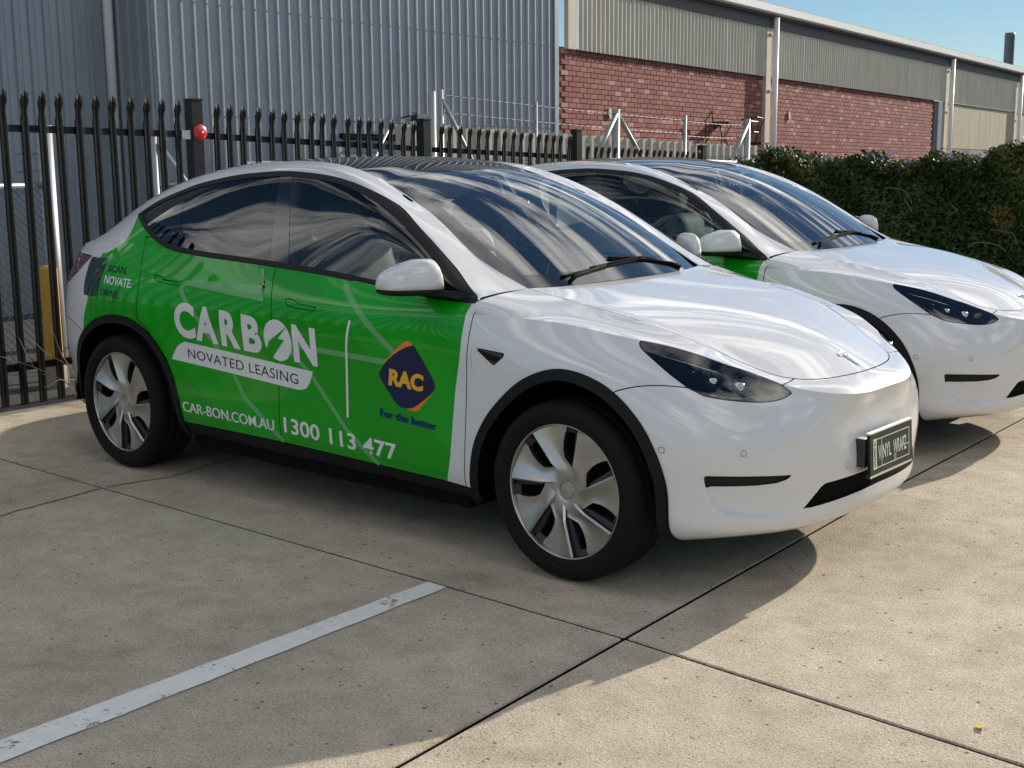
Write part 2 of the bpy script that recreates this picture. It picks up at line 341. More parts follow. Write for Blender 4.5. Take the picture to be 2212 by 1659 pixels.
def body_patches(res=.012):
    """returns dict of half-body (right, y<=0) meshes"""
    C=mirrored(LOW,True,True);k=4;nS=len(LOW)
    tu=knots(C,0);out={}
    tv=knots(LOW,1)
    # side/rear P2 (S0..S9) with belt row, front P1a (S9..S16)
    S9=9
    su=sample(tu,k,k+nS-1,res)
    U=ncs_matrix(tu,su)
    rows=np.einsum('sk,krc->src',U,C)             # all stations, r0..r6
    n9=int(np.argmin(abs(su-tu[k+S9])))
    CB=mirrored(BELT,True,False);tb=tu[:k+S9+1]
    UB=ncs_matrix(tb,su[:n9+1]);belt=UB@CB.reshape(len(CB),3)
    CP2=np.concatenate([rows[:n9+1],belt[:,None]],1)
    tv2=knots(np.concatenate([LOW[:10],BELT[:,None]],1),1)
    sv=sample(tv2,0,len(tv2)-1,res)
    G=np.einsum('vr,src->svc',ncs_matrix(tv2,sv),CP2)
    G=fair(G,40,6,False,True);out['side']=grid_mesh(G);out['Gside']=G
    sv=sample(tv,0,len(tv)-1,res*.8)
    su1=sample(tu,k+S9,k+nS-1,res*.7)
    rows1=np.einsum('sk,krc->src',ncs_matrix(tu,su1),C)
    G=np.einsum('vr,src->svc',ncs_matrix(tv,sv),rows1)
    G=fair(G,50,14,True,False);rows1[:,6]=G[:,-1];out['Gfront']=G;out['front']=grid_mesh(G)
    # P1b hood + fender top
    r6=LOW[9:]
    ctl=[]
    for i in range(8):
        a=R8[i];b=CW[i];mid=[]
        for f in(.33,.67):
            x=a[0]+(b[0]-a[0])*f;y=a[1]+(b[1]-a[1])*f
            mid.append([x,y,hood_z(x,y)])
        ctl.append([r6[i,6],R7[i],R8[i],mid[0],mid[1],b])
    C2=mirrored(np.array(ctl),False,True)
    tu2=tu[k+9:]                               # same u knots as lower so that r6 matches
    R=np.einsum('sk,krc->src',ncs_matrix(tu2,su1),C2);R[:,0]=rows1[:,6]
    ms=[]
    for lo,hi in((0,3),(2,6)):
        tv3=knots(np.array(ctl)[2:,lo:hi],1);sv=sample(tv3,0,hi-lo-1,res*.8)
        Gh=np.einsum('vr,src->svc',ncs_matrix(tv3,sv),R[:,lo:hi])
        if lo==2:
            Z=hood_poly(Gh[...,0],Gh[...,1]);w=np.linspace(0,1,Gh.shape[1])[None,:]*6;w=np.clip(w,0,1);Gh[...,2]=Gh[...,2]*(1-w)+Z*w
        ms.append(grid_mesh(Gh))
    out['hood']=join(*ms)
    # P3 upper side
    q0=UP.copy();tq=knots(UP,0);sq=sample(tq,0,9,res)
    tq2=knots(UP,1);sw=sample(tq2,0,4,res)
    R=np.einsum('sk,krc->src',ncs_matrix(tq,sq),UP)
    # snap q0 to belt curve (same x)
    bx=belt[:,0];o=np.argsort(bx);m=(R[:,0,0]>-3.5)
    R[m,0,1]=np.interp(R[m,0,0],bx[o],belt[o,1]);R[m,0,2]=np.interp(R[m,0,0],bx[o],belt[o,2])
    G=np.einsum('vr,src->svc',ncs_matrix(tq2,sw),R)
    out['Gup']=G;out['up']=grid_mesh(G)
    # P4 top
    Uq=ncs_matrix(tq,sq);W=Uq@UP[:,4];Cn=Uq@CEN
    t=np.linspace(1,0,40)
    G=np.zeros((len(sq),len(t),3))
    for j,tt in enumerate(t):
        G[:,j]=Cn+(W-Cn)*tt**2.2;G[:,j,1]=W[:,1]*tt
    # one smooth sheet of glass for the windscreen
    m=(G[...,0]>-1.36);A=G[m];wt=np.where(A[:,0]>-.55,.25,1.)
    def T_(x,y):y2=y*y;return np.stack([np.ones_like(x),x,x*x,x**3,y2,x*y2,y2*y2],-1)
    co=np.linalg.lstsq(T_(A[:,0],A[:,1])*wt[:,None],A[:,2]*wt,rcond=None)[0]
    k=np.clip((G[...,0]+1.45)/.20,0,1);k=k*k*(3-2*k);G[...,2]=G[...,2]*(1-k)+(T_(G[...,0],G[...,1])@co)*k
    out['Gtop']=G;out['top']=grid_mesh(G)
    return out
# ---------------- car materials ----------------
P('white_paint',(.70,.70,.705),.30,0,1,.5,.01)
def wrap_mat():
    m=P('green_wrap',(.004,.20,.012),.35,0,.55,.2,.03)
    N,L,b=nodes(m)
    t=N.new('ShaderNodeTexCoord');mpn=N.new('ShaderNodeMapping');L.new(t.outputs['Object'],mpn.inputs[0]);mpn.inputs['Rotation'].default_value=(0,math.radians(52),0)
    s=N.new('ShaderNodeSeparateXYZ');L.new(mpn.outputs[0],s.inputs[0])
    w=N.new('ShaderNodeMath');w.operation='MULTIPLY_ADD';L.new(s.outputs[0],w.inputs[0]);w.inputs[1].default_value=1.05;w.inputs[2].default_value=2.35
    f=N.new('ShaderNodeMath');f.operation='FRACT';L.new(w.outputs[0],f.inputs[0])
    setc(m,ramp(m,f.outputs[0],[(0,(.0005,.30,.004)),(.33,(.0005,.30,.004)),(.335,(.001,.35,.008)),(.62,(.001,.35,.008)),(.625,(.0005,.325,.005)),(1,(.0005,.325,.005))]))
wrap_mat()
P('black_gloss',(.006,.006,.007),.08,0,.5,.5)
P('black_trim',(.010,.010,.011),.55,spec=.3);P('wiper_black',(.006,.006,.006),.85,spec=.1)
P('cladding',(.007,.007,.0075),.65,spec=.25)
P('shell_black',(.004,.004,.004),.9,spec=.1)
P('rubber',(.006,.006,.0065),.8,spec=.25)
P('wheel_silver',(.52,.50,.47),.32,.9)
P('wheel_charcoal',(.035,.036,.038),.45,.3)
P('wheel_black',(.003,.003,.003),.9,spec=.1)
P('chrome',(.75,.75,.76),.12,1)
P('seat_white',(.74,.76,.73),.55)
P('dark_interior',(.018,.019,.022),.7)
P('decal_white',(.78,.78,.76),.35,0,.6,.5,.05)
P('decal_pale',(.13,.40,.14),.35,0,.3,.3,.05)
P('decal_dark',(.008,.022,.024),.5,0,.2,.3)
P('decal_navy',(.005,.008,.060),.4,0,.3,.3,.05)
P('decal_orange',(.80,.22,.01),.35,0,.6)
P('decal_yellow',(.85,.45,.01),.35,0,.6)
P('decal_blue_text',(.006,.012,.16),.5,0,.1,.2)
P('decal_card',(.008,.028,.026),.45,0,.3,.3)
P('plate_green',(.010,.018,.009),.45,0,.1,.3)
P('plate_print',(.66,.70,.60),.5)
P('lamp_chrome',(.50,.52,.55),.12,1)
P('lamp_dark',(.035,.037,.043),.25,.5)
P('tail_red',(.10,.006,.008),.08,0,.6)
glass('window_glass',(.34,.40,.39),1.60)
glass('window_dark',(.045,.05,.055),1.60)
glass('screen_glass',(.62,.70,.68),2.35)
glass('roof_glass',(.02,.022,.026),1.60)
glass('lamp_glass',(.80,.82,.85),1.9)
# ---------------- panel outlines (metres, car frame) ----------------
ARCH_F=smooth_poly([(-.470,.0),(-.470,.12),(-.465,.25),(-.450,.38),(-.424,.484),(-.369,.581),(-.299,.660),(-.214,.733),(-.133,.781),(-.036,.813),(.057,.814),(.150,.790),(.223,.755),(.292,.704),(.357,.633),(.408,.540),(.437,.448),(.447,.360),(.450,.25),(.452,.12),(.452,.0)],5,False)
ARCH_R=smooth_poly([(-3.365,0),(-3.36,.15),(-3.352,.30),(-3.338,.42),(-3.310,.53),(-3.262,.62),(-3.189,.692),(-3.061,.765),(-2.914,.803),(-2.767,.804),(-2.659,.778),(-2.562,.729),(-2.491,.663),(-2.435,.592),(-2.393,.502),(-2.366,.40),(-2.356,.30),(-2.350,.15),(-2.35,0)],5,False)
DLO=np.concatenate([smooth_poly([(-2.905,1.300),(-2.738,1.374),(-2.518,1.437),(-2.394,1.466),(-2.147,1.503),(-1.912,1.521),(-1.732,1.524),(-1.46,1.503),(-1.237,1.456),(-1.035,1.384),(-.835,1.272),(-.673,1.172),(-.562,1.102),(-.484,1.056),(-.447,1.036)],5,False),
 smooth_poly([(-.447,1.024),(-.70,1.030),(-1.044,1.056),(-1.352,1.082),(-1.677,1.101),(-1.964,1.114),(-2.211,1.125),(-2.42,1.139),(-2.54,1.158),(-2.66,1.197),(-2.78,1.247),(-2.87,1.290)],5,False)])
DOOR_F=[(-.447,1.10),(-.440,1.035),(-.424,1.010),(-.443,.982),(-.449,.871),(-.461,.727),(-.471,.557),(-.487,.34),(-.500,.2),(-1.606,.2),(-1.610,.31),(-1.617,.407),(-1.612,.677),(-1.618,.81),(-1.638,.932),(-1.672,1.06),(-1.685,1.2)]
DOOR_R=[(-1.685,1.2),(-1.672,1.06),(-1.638,.932),(-1.618,.81),(-1.612,.677),(-1.617,.407),(-1.610,.31),(-1.606,.2),(-2.33,.2),(-2.45,.62),(-2.60,.765),(-2.661,.80),(-2.664,.86),(-2.655,.93),(-2.668,1.02),(-2.692,1.08),(-2.72,1.2)]
def rocker(x): return np.interp(x,[-2.4,-1.6,-.98,-.59,-.45],[.310,.312,.300,.292,.284])
WRAP=np.concatenate([smooth_poly([(-.474,1.05),(-.467,1.017),(-.479,.987),(-.481,.948),(-.486,.872),(-.494,.806),(-.526,.666),(-.562,.396),(-.595,.29),(-.61,.2)],4,False),[(-2.4,.2),(-3.0,.2),(-3.20,.5),(-3.189,.69)],smooth_poly([(-3.176,.763),(-3.140,.835),(-3.121,.885),(-3.091,1.085),(-3.045,1.105),(-2.982,1.130),(-2.900,1.180),(-2.880,1.228),(-2.888,1.29),(-2.90,1.34)],4,False),[(-2.4,1.34)],[(-.6,1.34)]])
def SZ(V): return np.c_[.78*V[:,0]+.63*V[:,1],V[:,2]]
HL3=np.array([(.226,-.762,.918),(.235,-.75,.922),(.302,-.72,.911),(.369,-.69,.892),(.447,-.655,.867),(.501,-.62,.841),(.527,-.60,.830),(.571,-.56,.817),(.633,-.525,.791),(.675,-.50,.769),(.705,-.485,.745),(.695,-.515,.730),(.678,-.55,.719),(.653,-.59,.714),(.624,-.635,.719),(.57,-.70,.729),(.511,-.755,.743),(.484,-.772,.759),(.45,-.79,.782),(.387,-.80,.823),(.326,-.795,.855),(.26,-.785,.894),(.236,-.775,.910)])
_d=np.array([.40,-.50,.72]);_d/=np.linalg.norm(_d);_e1=np.array([.43,.34,-.17]);_e1-=_d*(_e1@_d);_e1/=np.linalg.norm(_e1);_e2=np.cross(_d,_e1)
def LP(V): return np.c_[V@_e1,V@_e2]          # plane facing the headlamp
HEADL=np.concatenate([smooth_poly(LP(HL3)[:11],3,False),smooth_poly(LP(HL3)[10:],3,False)[1:-1]])
FENDER=LP(np.array([(.16,-.94,.70),(.236,-.920,.761),(.296,-.893,.778),(.36,-.856,.786),(.405,-.826,.784),(.45,-.791,.778),(.55,-.70,.77),(.63,-.58,.76),(.672,-.494,.767),(.664,-.375,.782),(.55,-.36,.85),(.2,-.40,.96),(-.2,-.45,1.06),(-.45,-.45,1.09),(-.6,-.7,1.12),(-.75,-.95,1.0),(-.75,-.95,.05),(0,-.95,.05),(.05,-.95,.55)]))
BONNET=np.concatenate([smooth_poly([(-.420,-.630),(-.21,-.634),(-.02,-.627),(.19,-.606),(.30,-.580),(.40,-.546),(.50,-.506),(.60,-.459),(.655,-.410),(.695,-.352),(.728,-.27),(.748,-.17),(.757,-.08),(.760,0)],6,False),[(.760,.2),(-.6,.2),(-.6,-.630)]])
SLOT=[(-.829,.477),(-.70,.469),(-.553,.457),(-.566,.440),(-.60,.429),(-.66,.425),(-.735,.428),(-.822,.433)]
INTAKE=[(-.492,.322),(-.475,.330),(-.405,.392),(-.385,.400),(-.121,.404),(.1,.405),(.1,.330),(-.018,.330),(-.264,.323),(-.45,.318)]
RECESS=[(-.832,.480),(-.822,.40),(-.805,.36),(-.775,.325),(-.70,.308),(-.60,.297),(-.50,.288),(-.49,.32),(-.40,.40),(-.50,.452)]
TAIL3=[(-3.20,1.083),(-3.33,1.085),(-3.48,1.085),(-3.9,1.075),(-3.9,.93),(-3.56,.93),(-3.435,.937),(-3.31,.995)]
VENT=[(-.413,.860),(-.267,.851),(-.262,.842),(-.313,.801),(-.322,.803)]
HAND_F=smooth_poly([(-1.549,.972),(-1.50,.971),(-1.475,.962),(-1.452,.955),(-1.36,.950),(-1.343,.942),(-1.352,.934),(-1.45,.936),(-1.515,.942),(-1.545,.955)],3)
HAND_R=smooth_poly([(-2.550,1.023),(-2.505,1.021),(-2.478,1.012),(-2.452,1.004),(-2.36,1.000),(-2.342,.992),(-2.352,.984),(-2.45,.988),(-2.520,.996),(-2.546,1.006)],3)
XZ=lambda V:V[:,[0,2]]
YZ=lambda V:V[:,[1,2]]
XY=lambda V:V[:,[0,1]]
G=.0022
def split(m,fn,g=G):
    """(inside beyond the gap, outside beyond the gap)"""
    if len(m[2])==0: return m,m
    f=fn(m[0]);a=clip(m,f-g) if (f>g).any() else empty_mesh();b=clip(m,-f-g) if (f<-g).any() else empty_mesh();return a,b
def empty_mesh(): return np.zeros((0,3)),np.zeros((0,3)),np.zeros((0,3),int)
def off(m,d): return m[0]+m[1]*d,m[1],m[2]
def arch_sd(V): return np.maximum(np.where(abs(V[:,1])>.5,sdf(XZ(V),ARCH_F),-1),np.where(abs(V[:,1])>.5,sdf(XZ(V),ARCH_R),-1))
class Car: pass
def build_car_meshes():
    C={}
    pt=body_patches(.013)
    # sculpt: pocket below the bumper slot, nose plinth
    Gf=pt['Gfront'];sh=Gf.shape;V=Gf.reshape(-1,3)
    n=pt['front'][1]
    s=sdf(YZ(V),RECESS);s=np.where(V[:,0]>.4,s,-1)
    k=np.clip(s/.022,0,1);k=k*k*(3-2*k);fade=np.clip((-.50-V[:,1])/.22,0,1);fade=fade*fade*(3-2*fade)
    V2=V-n*(k*fade*.030)[:,None]
    pt['front']=grid_mesh(V2.reshape(sh))
    side=pt['side'];up=pt['up'];front=pt['front'];hood=pt['hood'];top=pt['top']
    SU=join(side,up);FH=join(front,hood)
    nfr=len(front[0])
    C['clad']=[];C['shell']=[]
    for poly in(ARCH_F,ARCH_R):
        base=join(side,front) if poly is ARCH_F else side
        a,_=split(base,lambda V:np.where(V[:,1]<-.55,sdf(XZ(V),poly),-1),0)
        b=clip(a,.042-sdf(XZ(a[0]),poly));b=clip(b,b[0][:,2]-.235)
        C['clad'].append(off(b,.006))
    # dark shell under all gaps
    for m in(side,front,hood):
        q=clip(m,-arch_sd(m[0])+.004);q=clip(q,.003-sdf(XZ(q[0]),DLO)) if m is side else q
        if m is hood:q=clip(q,q[0][:,0]+.27)
        C['shell'].append(off(q,-.011))
    q=clip(up,.003-sdf(XZ(up[0]),DLO));C['shell'].append(off(q,-.011))
    # ---- side ----
    body=clip(SU,-arch_sd(SU[0]))
    dl,rest=split(body,lambda V:sdf(XZ(V),DLO),.0008)
    C['trim']=clip(dl,.024-sdf(XZ(dl[0]),DLO))
    gl=clip(dl,sdf(XZ(dl[0]),DLO)-.024)
    def bp(V,a,b): return (V[:,0]-(a[0]+(V[:,2]-a[1])*(b[0]-a[0])/(b[1]-a[1])))
    b1=lambda V:bp(V,(-1.809,1.497),(-1.727,1.119));b2=lambda V:bp(V,(-1.72,1.498),(-1.593,1.111));qs=lambda V:bp(V,(-2.485,1.398),(-2.419,1.19));ml=lambda V:bp(V,(-.78,1.25),(-.70,1.03))
    fw,r_=split(gl,b2,.0012);C['sail'],C['win_f']=split(fw,ml,.001)
    r2,r3=split(r_,lambda V:-b1(V),.0012);C['bpost']=r3
    C['win_q'],C['win_r']=split(r2,lambda V:-qs(V),.0015)
    low,rest=split(rest,lambda V:np.where((V[:,0]>-2.4)&(V[:,0]<-.4),rocker(V[:,0])-V[:,2],np.where(V[:,0]<-3.2,.30-V[:,2],-1.)))
    C['sill']=low
    tl,rest=split(rest,lambda V:np.where(V[:,0]<-3.1,sdf(XZ(V),TAIL3),-1));C['tail']=tl
    rest=rest
    dlow=lambda x:np.interp(x,[-2.9,-2.72,-2.66,-2.54,-2.42,-2.211,-1.677,-1.044,-.70,-.447,-.40],[1.26,1.22,1.19,1.16,1.14,1.128,1.105,1.060,1.034,1.030,1.03])+.006
    fd,rest=split(rest,lambda V:np.minimum(dlow(V[:,0])-V[:,2],sdf(XZ(V),DOOR_F)))
    rd,rest=split(rest,lambda V:np.minimum(dlow(V[:,0])-V[:,2],sdf(XZ(V),DOOR_R)))
    C['hand_f'],fd=split(fd,lambda V:sdf(XZ(V),HAND_F),.0016)
    C['hand_r'],rd=split(rd,lambda V:sdf(XZ(V),HAND_R),.0016)
    C['door_f'],C['door_r']=fd,rd
    # roof side rail vs quarter
    rail,quarter=split(rest,lambda V:np.where(V[:,0]>-1.0,1.,(V[:,2]-np.interp(V[:,0],[-3.3,-3.0,-2.9,-2.72,-2.5],[1.18,1.29,1.305,1.13,1.10]))),0)
    rb_,quarter=split(quarter,lambda V:np.where(V[:,0]<-3.1,np.interp(V[:,0],[-3.9,-3.6,-3.35,-3.17],[.78,.77,.735,.69])-V[:,2],-1.))
    C['rail'],C['quarter'],C['rbumper']=rail,quarter,rb_
    # ---- front ----
    fbody=clip(FH,-arch_sd(FH[0]))
    near=lambda V:(V[:,0]>.15)&(V[:,1]<-.35)&(V[:,2]>.66)
    C['lamp'],fbody=split(fbody,lambda V:np.where(near(V),sdf(LP(V),HEADL),-1),.0016)
    isup=lambda V:V[:,2]>.60
    C['bonnet'],fbody=split(fbody,lambda V:np.where(isup(V)&(V[:,0]>-.5),sdf(XY(V),BONNET),-1))
    C['fender'],bum=split(fbody,lambda V:np.where((V[:,1]<-.33)&(V[:,0]<.72)&~((V[:,0]>.2)&(V[:,2]<.6)),sdf(LP(V),FENDER),-1))
    C['slot'],bum=split(bum,lambda V:np.where(V[:,0]>.5,sdf(YZ(V),SLOT),-1),0)
    C['intake'],bum=split(bum,lambda V:np.where(V[:,0]>.72,sdf(YZ(V),INTAKE),-1),0)
    C['bumper']=bum
    C['vent'],C['fender']=split(C['fender'],lambda V:sdf(XZ(V),VENT),.001)
    # ---- top ----
    wt=lambda V:V[:,0]+1.285-.05*(1-(V[:,1]/.56)**2)
    ws,roof=split(top,wt,.002)
    cw=lambda V:(-.372-(V[:,0]))-.0*V[:,1]
    e1=lambda V:np.minimum(np.minimum(wt(V)-.045,np.interp(V[:,0],[-1.3,-.9,-.62,-.5,-.4],[.50,.545,.588,.590,.50])+V[:,1]),-V[:,0]-np.interp(-V[:,1],[0,.3,.5,.62],[.400,.42,.455,.50]))
    C['screen'],C['frit']=split(ws,e1,0)
    rg_,rest=split(roof,lambda V:V[:,0]+2.62,.003);C['roofglass']=rg_
    C['rearglass'],C['spoiler']=split(rest,lambda V:V[:,0]+3.42,.003)
    C['sidebase']=SU
    return C
CM=build_car_meshes()
def both(m): return join(m,mirror(m))
SB=CM['sidebase']
from mathutils.bvhtree import BVHTree
_bv=BVHTree.FromPolygons([tuple(v) for v in SB[0]],[tuple(int(i) for i in f) for f in SB[2]])
def side_y(x,z):
    out=[]
    for a,b in zip(x,z):
        h=_bv.ray_cast(Vector((a,-2.0,b)),Vector((0,1,0)))
        out.append(h[0].y if h[0] is not None else -.93)
    return np.array(out)
_tcache={}
def text_mesh(s,bold=0.0,shear=0.0,spacing=1.0):
    """flat text -> (V2,F) normalised so that cap height spans 0..1 in y and width 0..w"""
    cu=bpy.data.curves.new('t','FONT');cu.body=s;cu.size=1;cu.offset=bold;cu.shear=shear;cu.space_character=spacing;cu.resolution_u=5;cu.fill_mode='FRONT'
    o=bpy.data.objects.new('t',cu);COL.objects.link(o)
    dg=bpy.context.evaluated_depsgraph_get();me=bpy.data.meshes.new_from_object(o.evaluated_get(dg))
    bm=bmesh.new();bm.from_mesh(me);bmesh.ops.triangulate(bm,faces=bm.faces[:]);bmesh.ops.remove_doubles(bm,verts=bm.verts[:],dist=1e-5)
    V=np.array([v.co[:2] for v in bm.verts]);F=np.array([[v.index for v in f.verts] for f in bm.faces]);bm.free()
    bpy.data.objects.remove(o);bpy.data.curves.remove(cu);bpy.data.meshes.remove(me)
    return V,F
def subdiv(V,F,L):
    """split long edges until below L"""
    bm=bmesh.new();vs=[bm.verts.new((v[0],v[1],0)) for v in V]
    for f in F:
        try:bm.faces.new([vs[i] for i in f])
        except ValueError:pass
    for it in range(4):
        e=[e for e in bm.edges if e.calc_length()>L]
        if not e:break
        bmesh.ops.subdivide_edges(bm,edges=e,cuts=1);bmesh.ops.triangulate(bm,faces=bm.faces[:])
    bm.verts.index_update()
    V=np.array([v.co[:2] for v in bm.verts]);F=[[v.index for v in f.verts] for f in bm.faces];bm.free();return V,F
def decal(name,V2,F,mat,parent,d=.0015,L=.06):
    """lay a flat (x,z) shape on the right flank"""
    V,F=subdiv(V2,F,L)
    y=side_y(V[:,0],V[:,1])-d
    P3=np.c_[V[:,0],y,V[:,1]]
    # face outward (-y): x right, z up -> normal -y is counter-clockwise in (x,z)
    return mesh(name,P3,F,mat,parent,smooth=True)
def decal_text(name,s,p0,p1,h,mat,parent,bold=.02,shear=0,spacing=1.0,d=.0018,caps=None):
    """baseline from p0 to p1 (x,z), cap height h"""
    V,F=text_mesh(s,bold,shear,spacing)
    lo=V.min(0);hi=V.max(0);ch=caps if caps else .729
    p0=np.array(p0);p1=np.array(p1);e=(p1-p0);u=(V[:,0]-lo[0])/(hi[0]-lo[0]);v=(V[:,1])/ch*h
    Q=p0+u[:,None]*e+np.c_[np.zeros(len(v)),v]
    return decal(name,Q,F,mat,parent,d)
def poly_tri(p):
    bm=bmesh.new();vs=[bm.verts.new((a,b,0)) for a,b in p];f=bm.faces.new(vs);bmesh.ops.triangulate(bm,faces=[f]);bm.verts.index_update()
    F=[[v.index for v in q.verts] for q in bm.faces];V=np.array([v.co[:2] for v in bm.verts]);bm.free()
    # make counter clockwise
    out=[]
    for a,b,c in F:
        k=np.cross(np.r_[V[b]-V[a],0],np.r_[V[c]-V[a],0])[2]
        out.append([a,b,c] if k>0 else [a,c,b])
    return V,out
def decal_poly(name,p,mat,parent,d=.001,L=.05):
    V,F=poly_tri(p);return decal(name,V,F,mat,parent,d,L)
def stroke(pts,w):
    p=np.asarray(pts,float);L=[];R=[]
    for i in range(len(p)):
        a=p[max(i-1,0)];b=p[min(i+1,len(p)-1)];t=(b-a)/np.linalg.norm(b-a);n=np.array([-t[1],t[0]])
        k=1.0
        if 0<i<len(p)-1:
            t1=(p[i]-p[i-1])/np.linalg.norm(p[i]-p[i-1]);k=1/max(.4,abs(t1@t))
        L.append(p[i]+n*w/2*k);R.append(p[i]-n*w/2*k)
    return np.array(L+R[::-1])
def strokeF(n): return [[i,2*n-1-i,2*n-2-i] for i in range(n-1)]+[[i,2*n-2-i,i+1] for i in range(n-1)]
def decal_stroke(name,pts,w,mat,parent,d=.0008):
    V=stroke(pts,w);return decal(name,V,strokeF(len(pts)),mat,parent,d,.05)
def cm(name,m,mats,parent,mi=None): return mesh(name,m[0],m[2],mats,parent,N=m[1],mi=mi)
def with_wrap(m):
    """split a panel by the vinyl outline -> joined mesh + material index (0 paint, 1 wrap)"""
    a,b=split(m,lambda V:sdf(XZ(V),WRAP),0)
    if len(a[2])==0:return b,np.zeros(len(b[2]))
    j=join(b,a);return j,np.r_[np.zeros(len(b[2])),np.ones(len(a[2]))]
def with_wrap_rail(m):
    a,b=split(m,lambda V:np.where((V[:,0]<-2.6)&(V[:,0]>-2.95)&(V[:,2]<1.34)&(V[:,2]<np.interp(V[:,0],[-2.905,-2.738],[1.300,1.374])-.005),sdf(XZ(V),WRAP),-1),0)
    if len(a[2])==0:return b,np.zeros(len(b[2]))
    j=join(b,a);return j,np.r_[np.zeros(len(b[2])),np.ones(len(a[2]))]
def revolve(prof,n=64,y=True):
    V=[];F=[];k=len(prof)
    for i in range(n):
        a=2*math.pi*i/n
        for r,h in prof:V.append((r*math.cos(a),h,r*math.sin(a)))
    for i in range(n):
        for j in range(k-1):
            a=i*k+j;b=((i+1)%n)*k+j;F.append((a,a+1,b+1,b))
    return V,F
def build_wheel(parent,loc,flip=False,spin=0):
    w=empty('wheel',loc,(0,spin,math.pi if flip else 0));w.parent=parent
    if 'tyre' not in _tcache:
        V,F=revolve([(.225,.09),(.25,.112),(.275,.122),(.30,.127),(.325,.121),(.337,.108),(.3445,.088),(.3465,.06),(.3415,.052),(.3415,.046),(.347,.042),(.3475,.008),(.342,.006),(.342,-.006),(.3475,-.008),(.347,-.042),(.3415,-.046),(.3415,-.052),(.3465,-.06),(.3445,-.088),(.337,-.108),(.325,-.121),(.30,-.1265),(.285,-.1255),(.2835,-.1235),(.278,-.1235),(.2765,-.1245),(.268,-.118),(.2600,-.108),(.255,-.10)],96)
        o=mesh('tyre',V,F,MT['rubber'],w,smooth=True);_tcache['tyre']=o.data
        V,F=revolve([(.2605,-.100),(.2590,-.1075),(.2560,-.1085),(.2535,-.105),(.2525,-.09)],96);o=mesh('rim_lip',V,F,MT['wheel_silver'],w,smooth=True);_tcache['rim_lip']=o.data
        # charcoal cover with openings
        R=.2525
        V=[];F=[];mb=MB()
        def pol(r,a,y):return (r*math.sin(a),y,r*math.cos(a))   # clockwise angle from top seen from outside (-y side, x to the right)
        step=2*math.pi/7
        D=math.radians
        ch=MB();bl=MB();sp=MB()
        # backing dish
        V,F=revolve([(.2525,-.088),(.246,-.050),(.10,-.045),(.0,-.045)],64);o=mesh('barrel',V,F,MT['wheel_black'],w,smooth=True);_tcache['barrel']=o.data
        for k in range(7):
            A=k*step
            # silver blade: grid between straight edge and trailing edge
            nr=14;rows=[]
            # straight edge points
            s0=np.array([.17*R*math.sin(D(46)),.17*R*math.cos(D(46))]);s1=np.array([.995*R*math.sin(D(11)),.995*R*math.cos(D(11))])
            for i in range(nr+1):
                t=i/nr
                pa=s0+(s1-s0)*t;ra=np.hypot(*pa);aa=math.atan2(pa[0],pa[1])
                ae=np.interp(ra/R,[.16,.30,.36,.42,.5,.62,.75,.88,.95,1.0],[D(99),D(96),D(80),D(56),D(43.5),D(41.5),D(42.5),D(45),D(47),D(46)])
                row=[]
                for j in range(7):
                    q=j/6;a=aa+(ae-aa)*q
                    rr=ra if t<.999 else .995*R
                    hub=np.clip((ra/R-.16)/.3,0,1)
                    y0=-.082-.026*hub                         # proud leading edge
                    dish=.020*hub*q*(1.25-.25*q)+.010*math.sin(math.pi*q)*hub*(1-.6*max(0,(ra/R-.6)/.4))
                    row.append(np.array(pol(rr,a+A,y0+dish)))
                rows.append(row)
            n=7;Vb=[v for r in rows for v in r]
            Fb=[(i*n+j,i*n+j+1,(i+1)*n+j+1,(i+1)*n+j) for i in range(nr) for j in range(n-1)]
            bl.add(Vb,Fb)
            # chamfer facet + walls down from both edges
            e0=[r[0] for r in rows];e1=[r[-1] for r in rows]
            def off_ang(v,da,dy):
                r=math.hypot(v[0],v[2]);a=math.atan2(v[0],v[2]);return np.array(pol(r,a+da/max(r/R,.2),v[1]+dy))
            c0=[off_ang(v,-D(1.6),.006) for v in e0];m=len(e0)
            bl.add(e0+c0,[(i,i+1,m+i+1,m+i) for i in range(m-1)])
            d0=[np.array([v[0],-.062,v[2]]) for v in c0];sp.add(c0+d0,[(i,i+1,m+i+1,m+i) for i in range(m-1)])
            d1=[np.array([v[0],-.062,v[2]]) for v in e1];sp.add(e1+d1,[(i,m+i,m+i+1,i+1) for i in range(m-1)])
            # charcoal spoke in the gap
            g=[]
            for i in range(9):
                r=R*(.36+.63*i/8);a0=np.interp(r/R,[.3,.5,.75,1],[D(75-51.43),D(46-0),D(47.5),D(49)]) if False else np.interp(r/R,[.36,.5,.75,1.0],[D(66),D(59.5),D(56.5),D(55)])
                a1=np.interp(r/R,[.36,.5,.75,1.0],[D(78),D(70.5),D(65),D(61.5)])
                g.append((np.array(pol(r,a0+A,-.078)),np.array(pol(r,a1+A,-.086))))
            Vg=[v for p in g for v in p];sp.add(Vg,[(2*i,2*i+1,2*i+3,2*i+2) for i in range(8)])
            w0=[p[0] for p in g];w1=[np.array([v[0],-.055,v[2]]) for v in w0];sp.add(w0+w1,[(i,9+i,10+i,i+1) for i in range(8)])
            # outer charcoal bridge near rim
            br=[]
            for i in range(5):
                a=D(46)+D(10)*i/4+A;br+=[np.array(pol(R*.90,a,-.078)),np.array(pol(R*.995,a,-.090))]
            sp.add(br,[(2*i,2*i+1,2*i+3,2*i+2) for i in range(4)])
        o=bl.build('blade_cover',MT['wheel_silver'],w,smooth=True);_tcache['blade_cover']=o.data
        o.data.set_sharp_from_angle(angle=math.radians(24))
        o=sp.build('dark_spokes',MT['wheel_charcoal'],w);_tcache['dark_spokes']=o.data
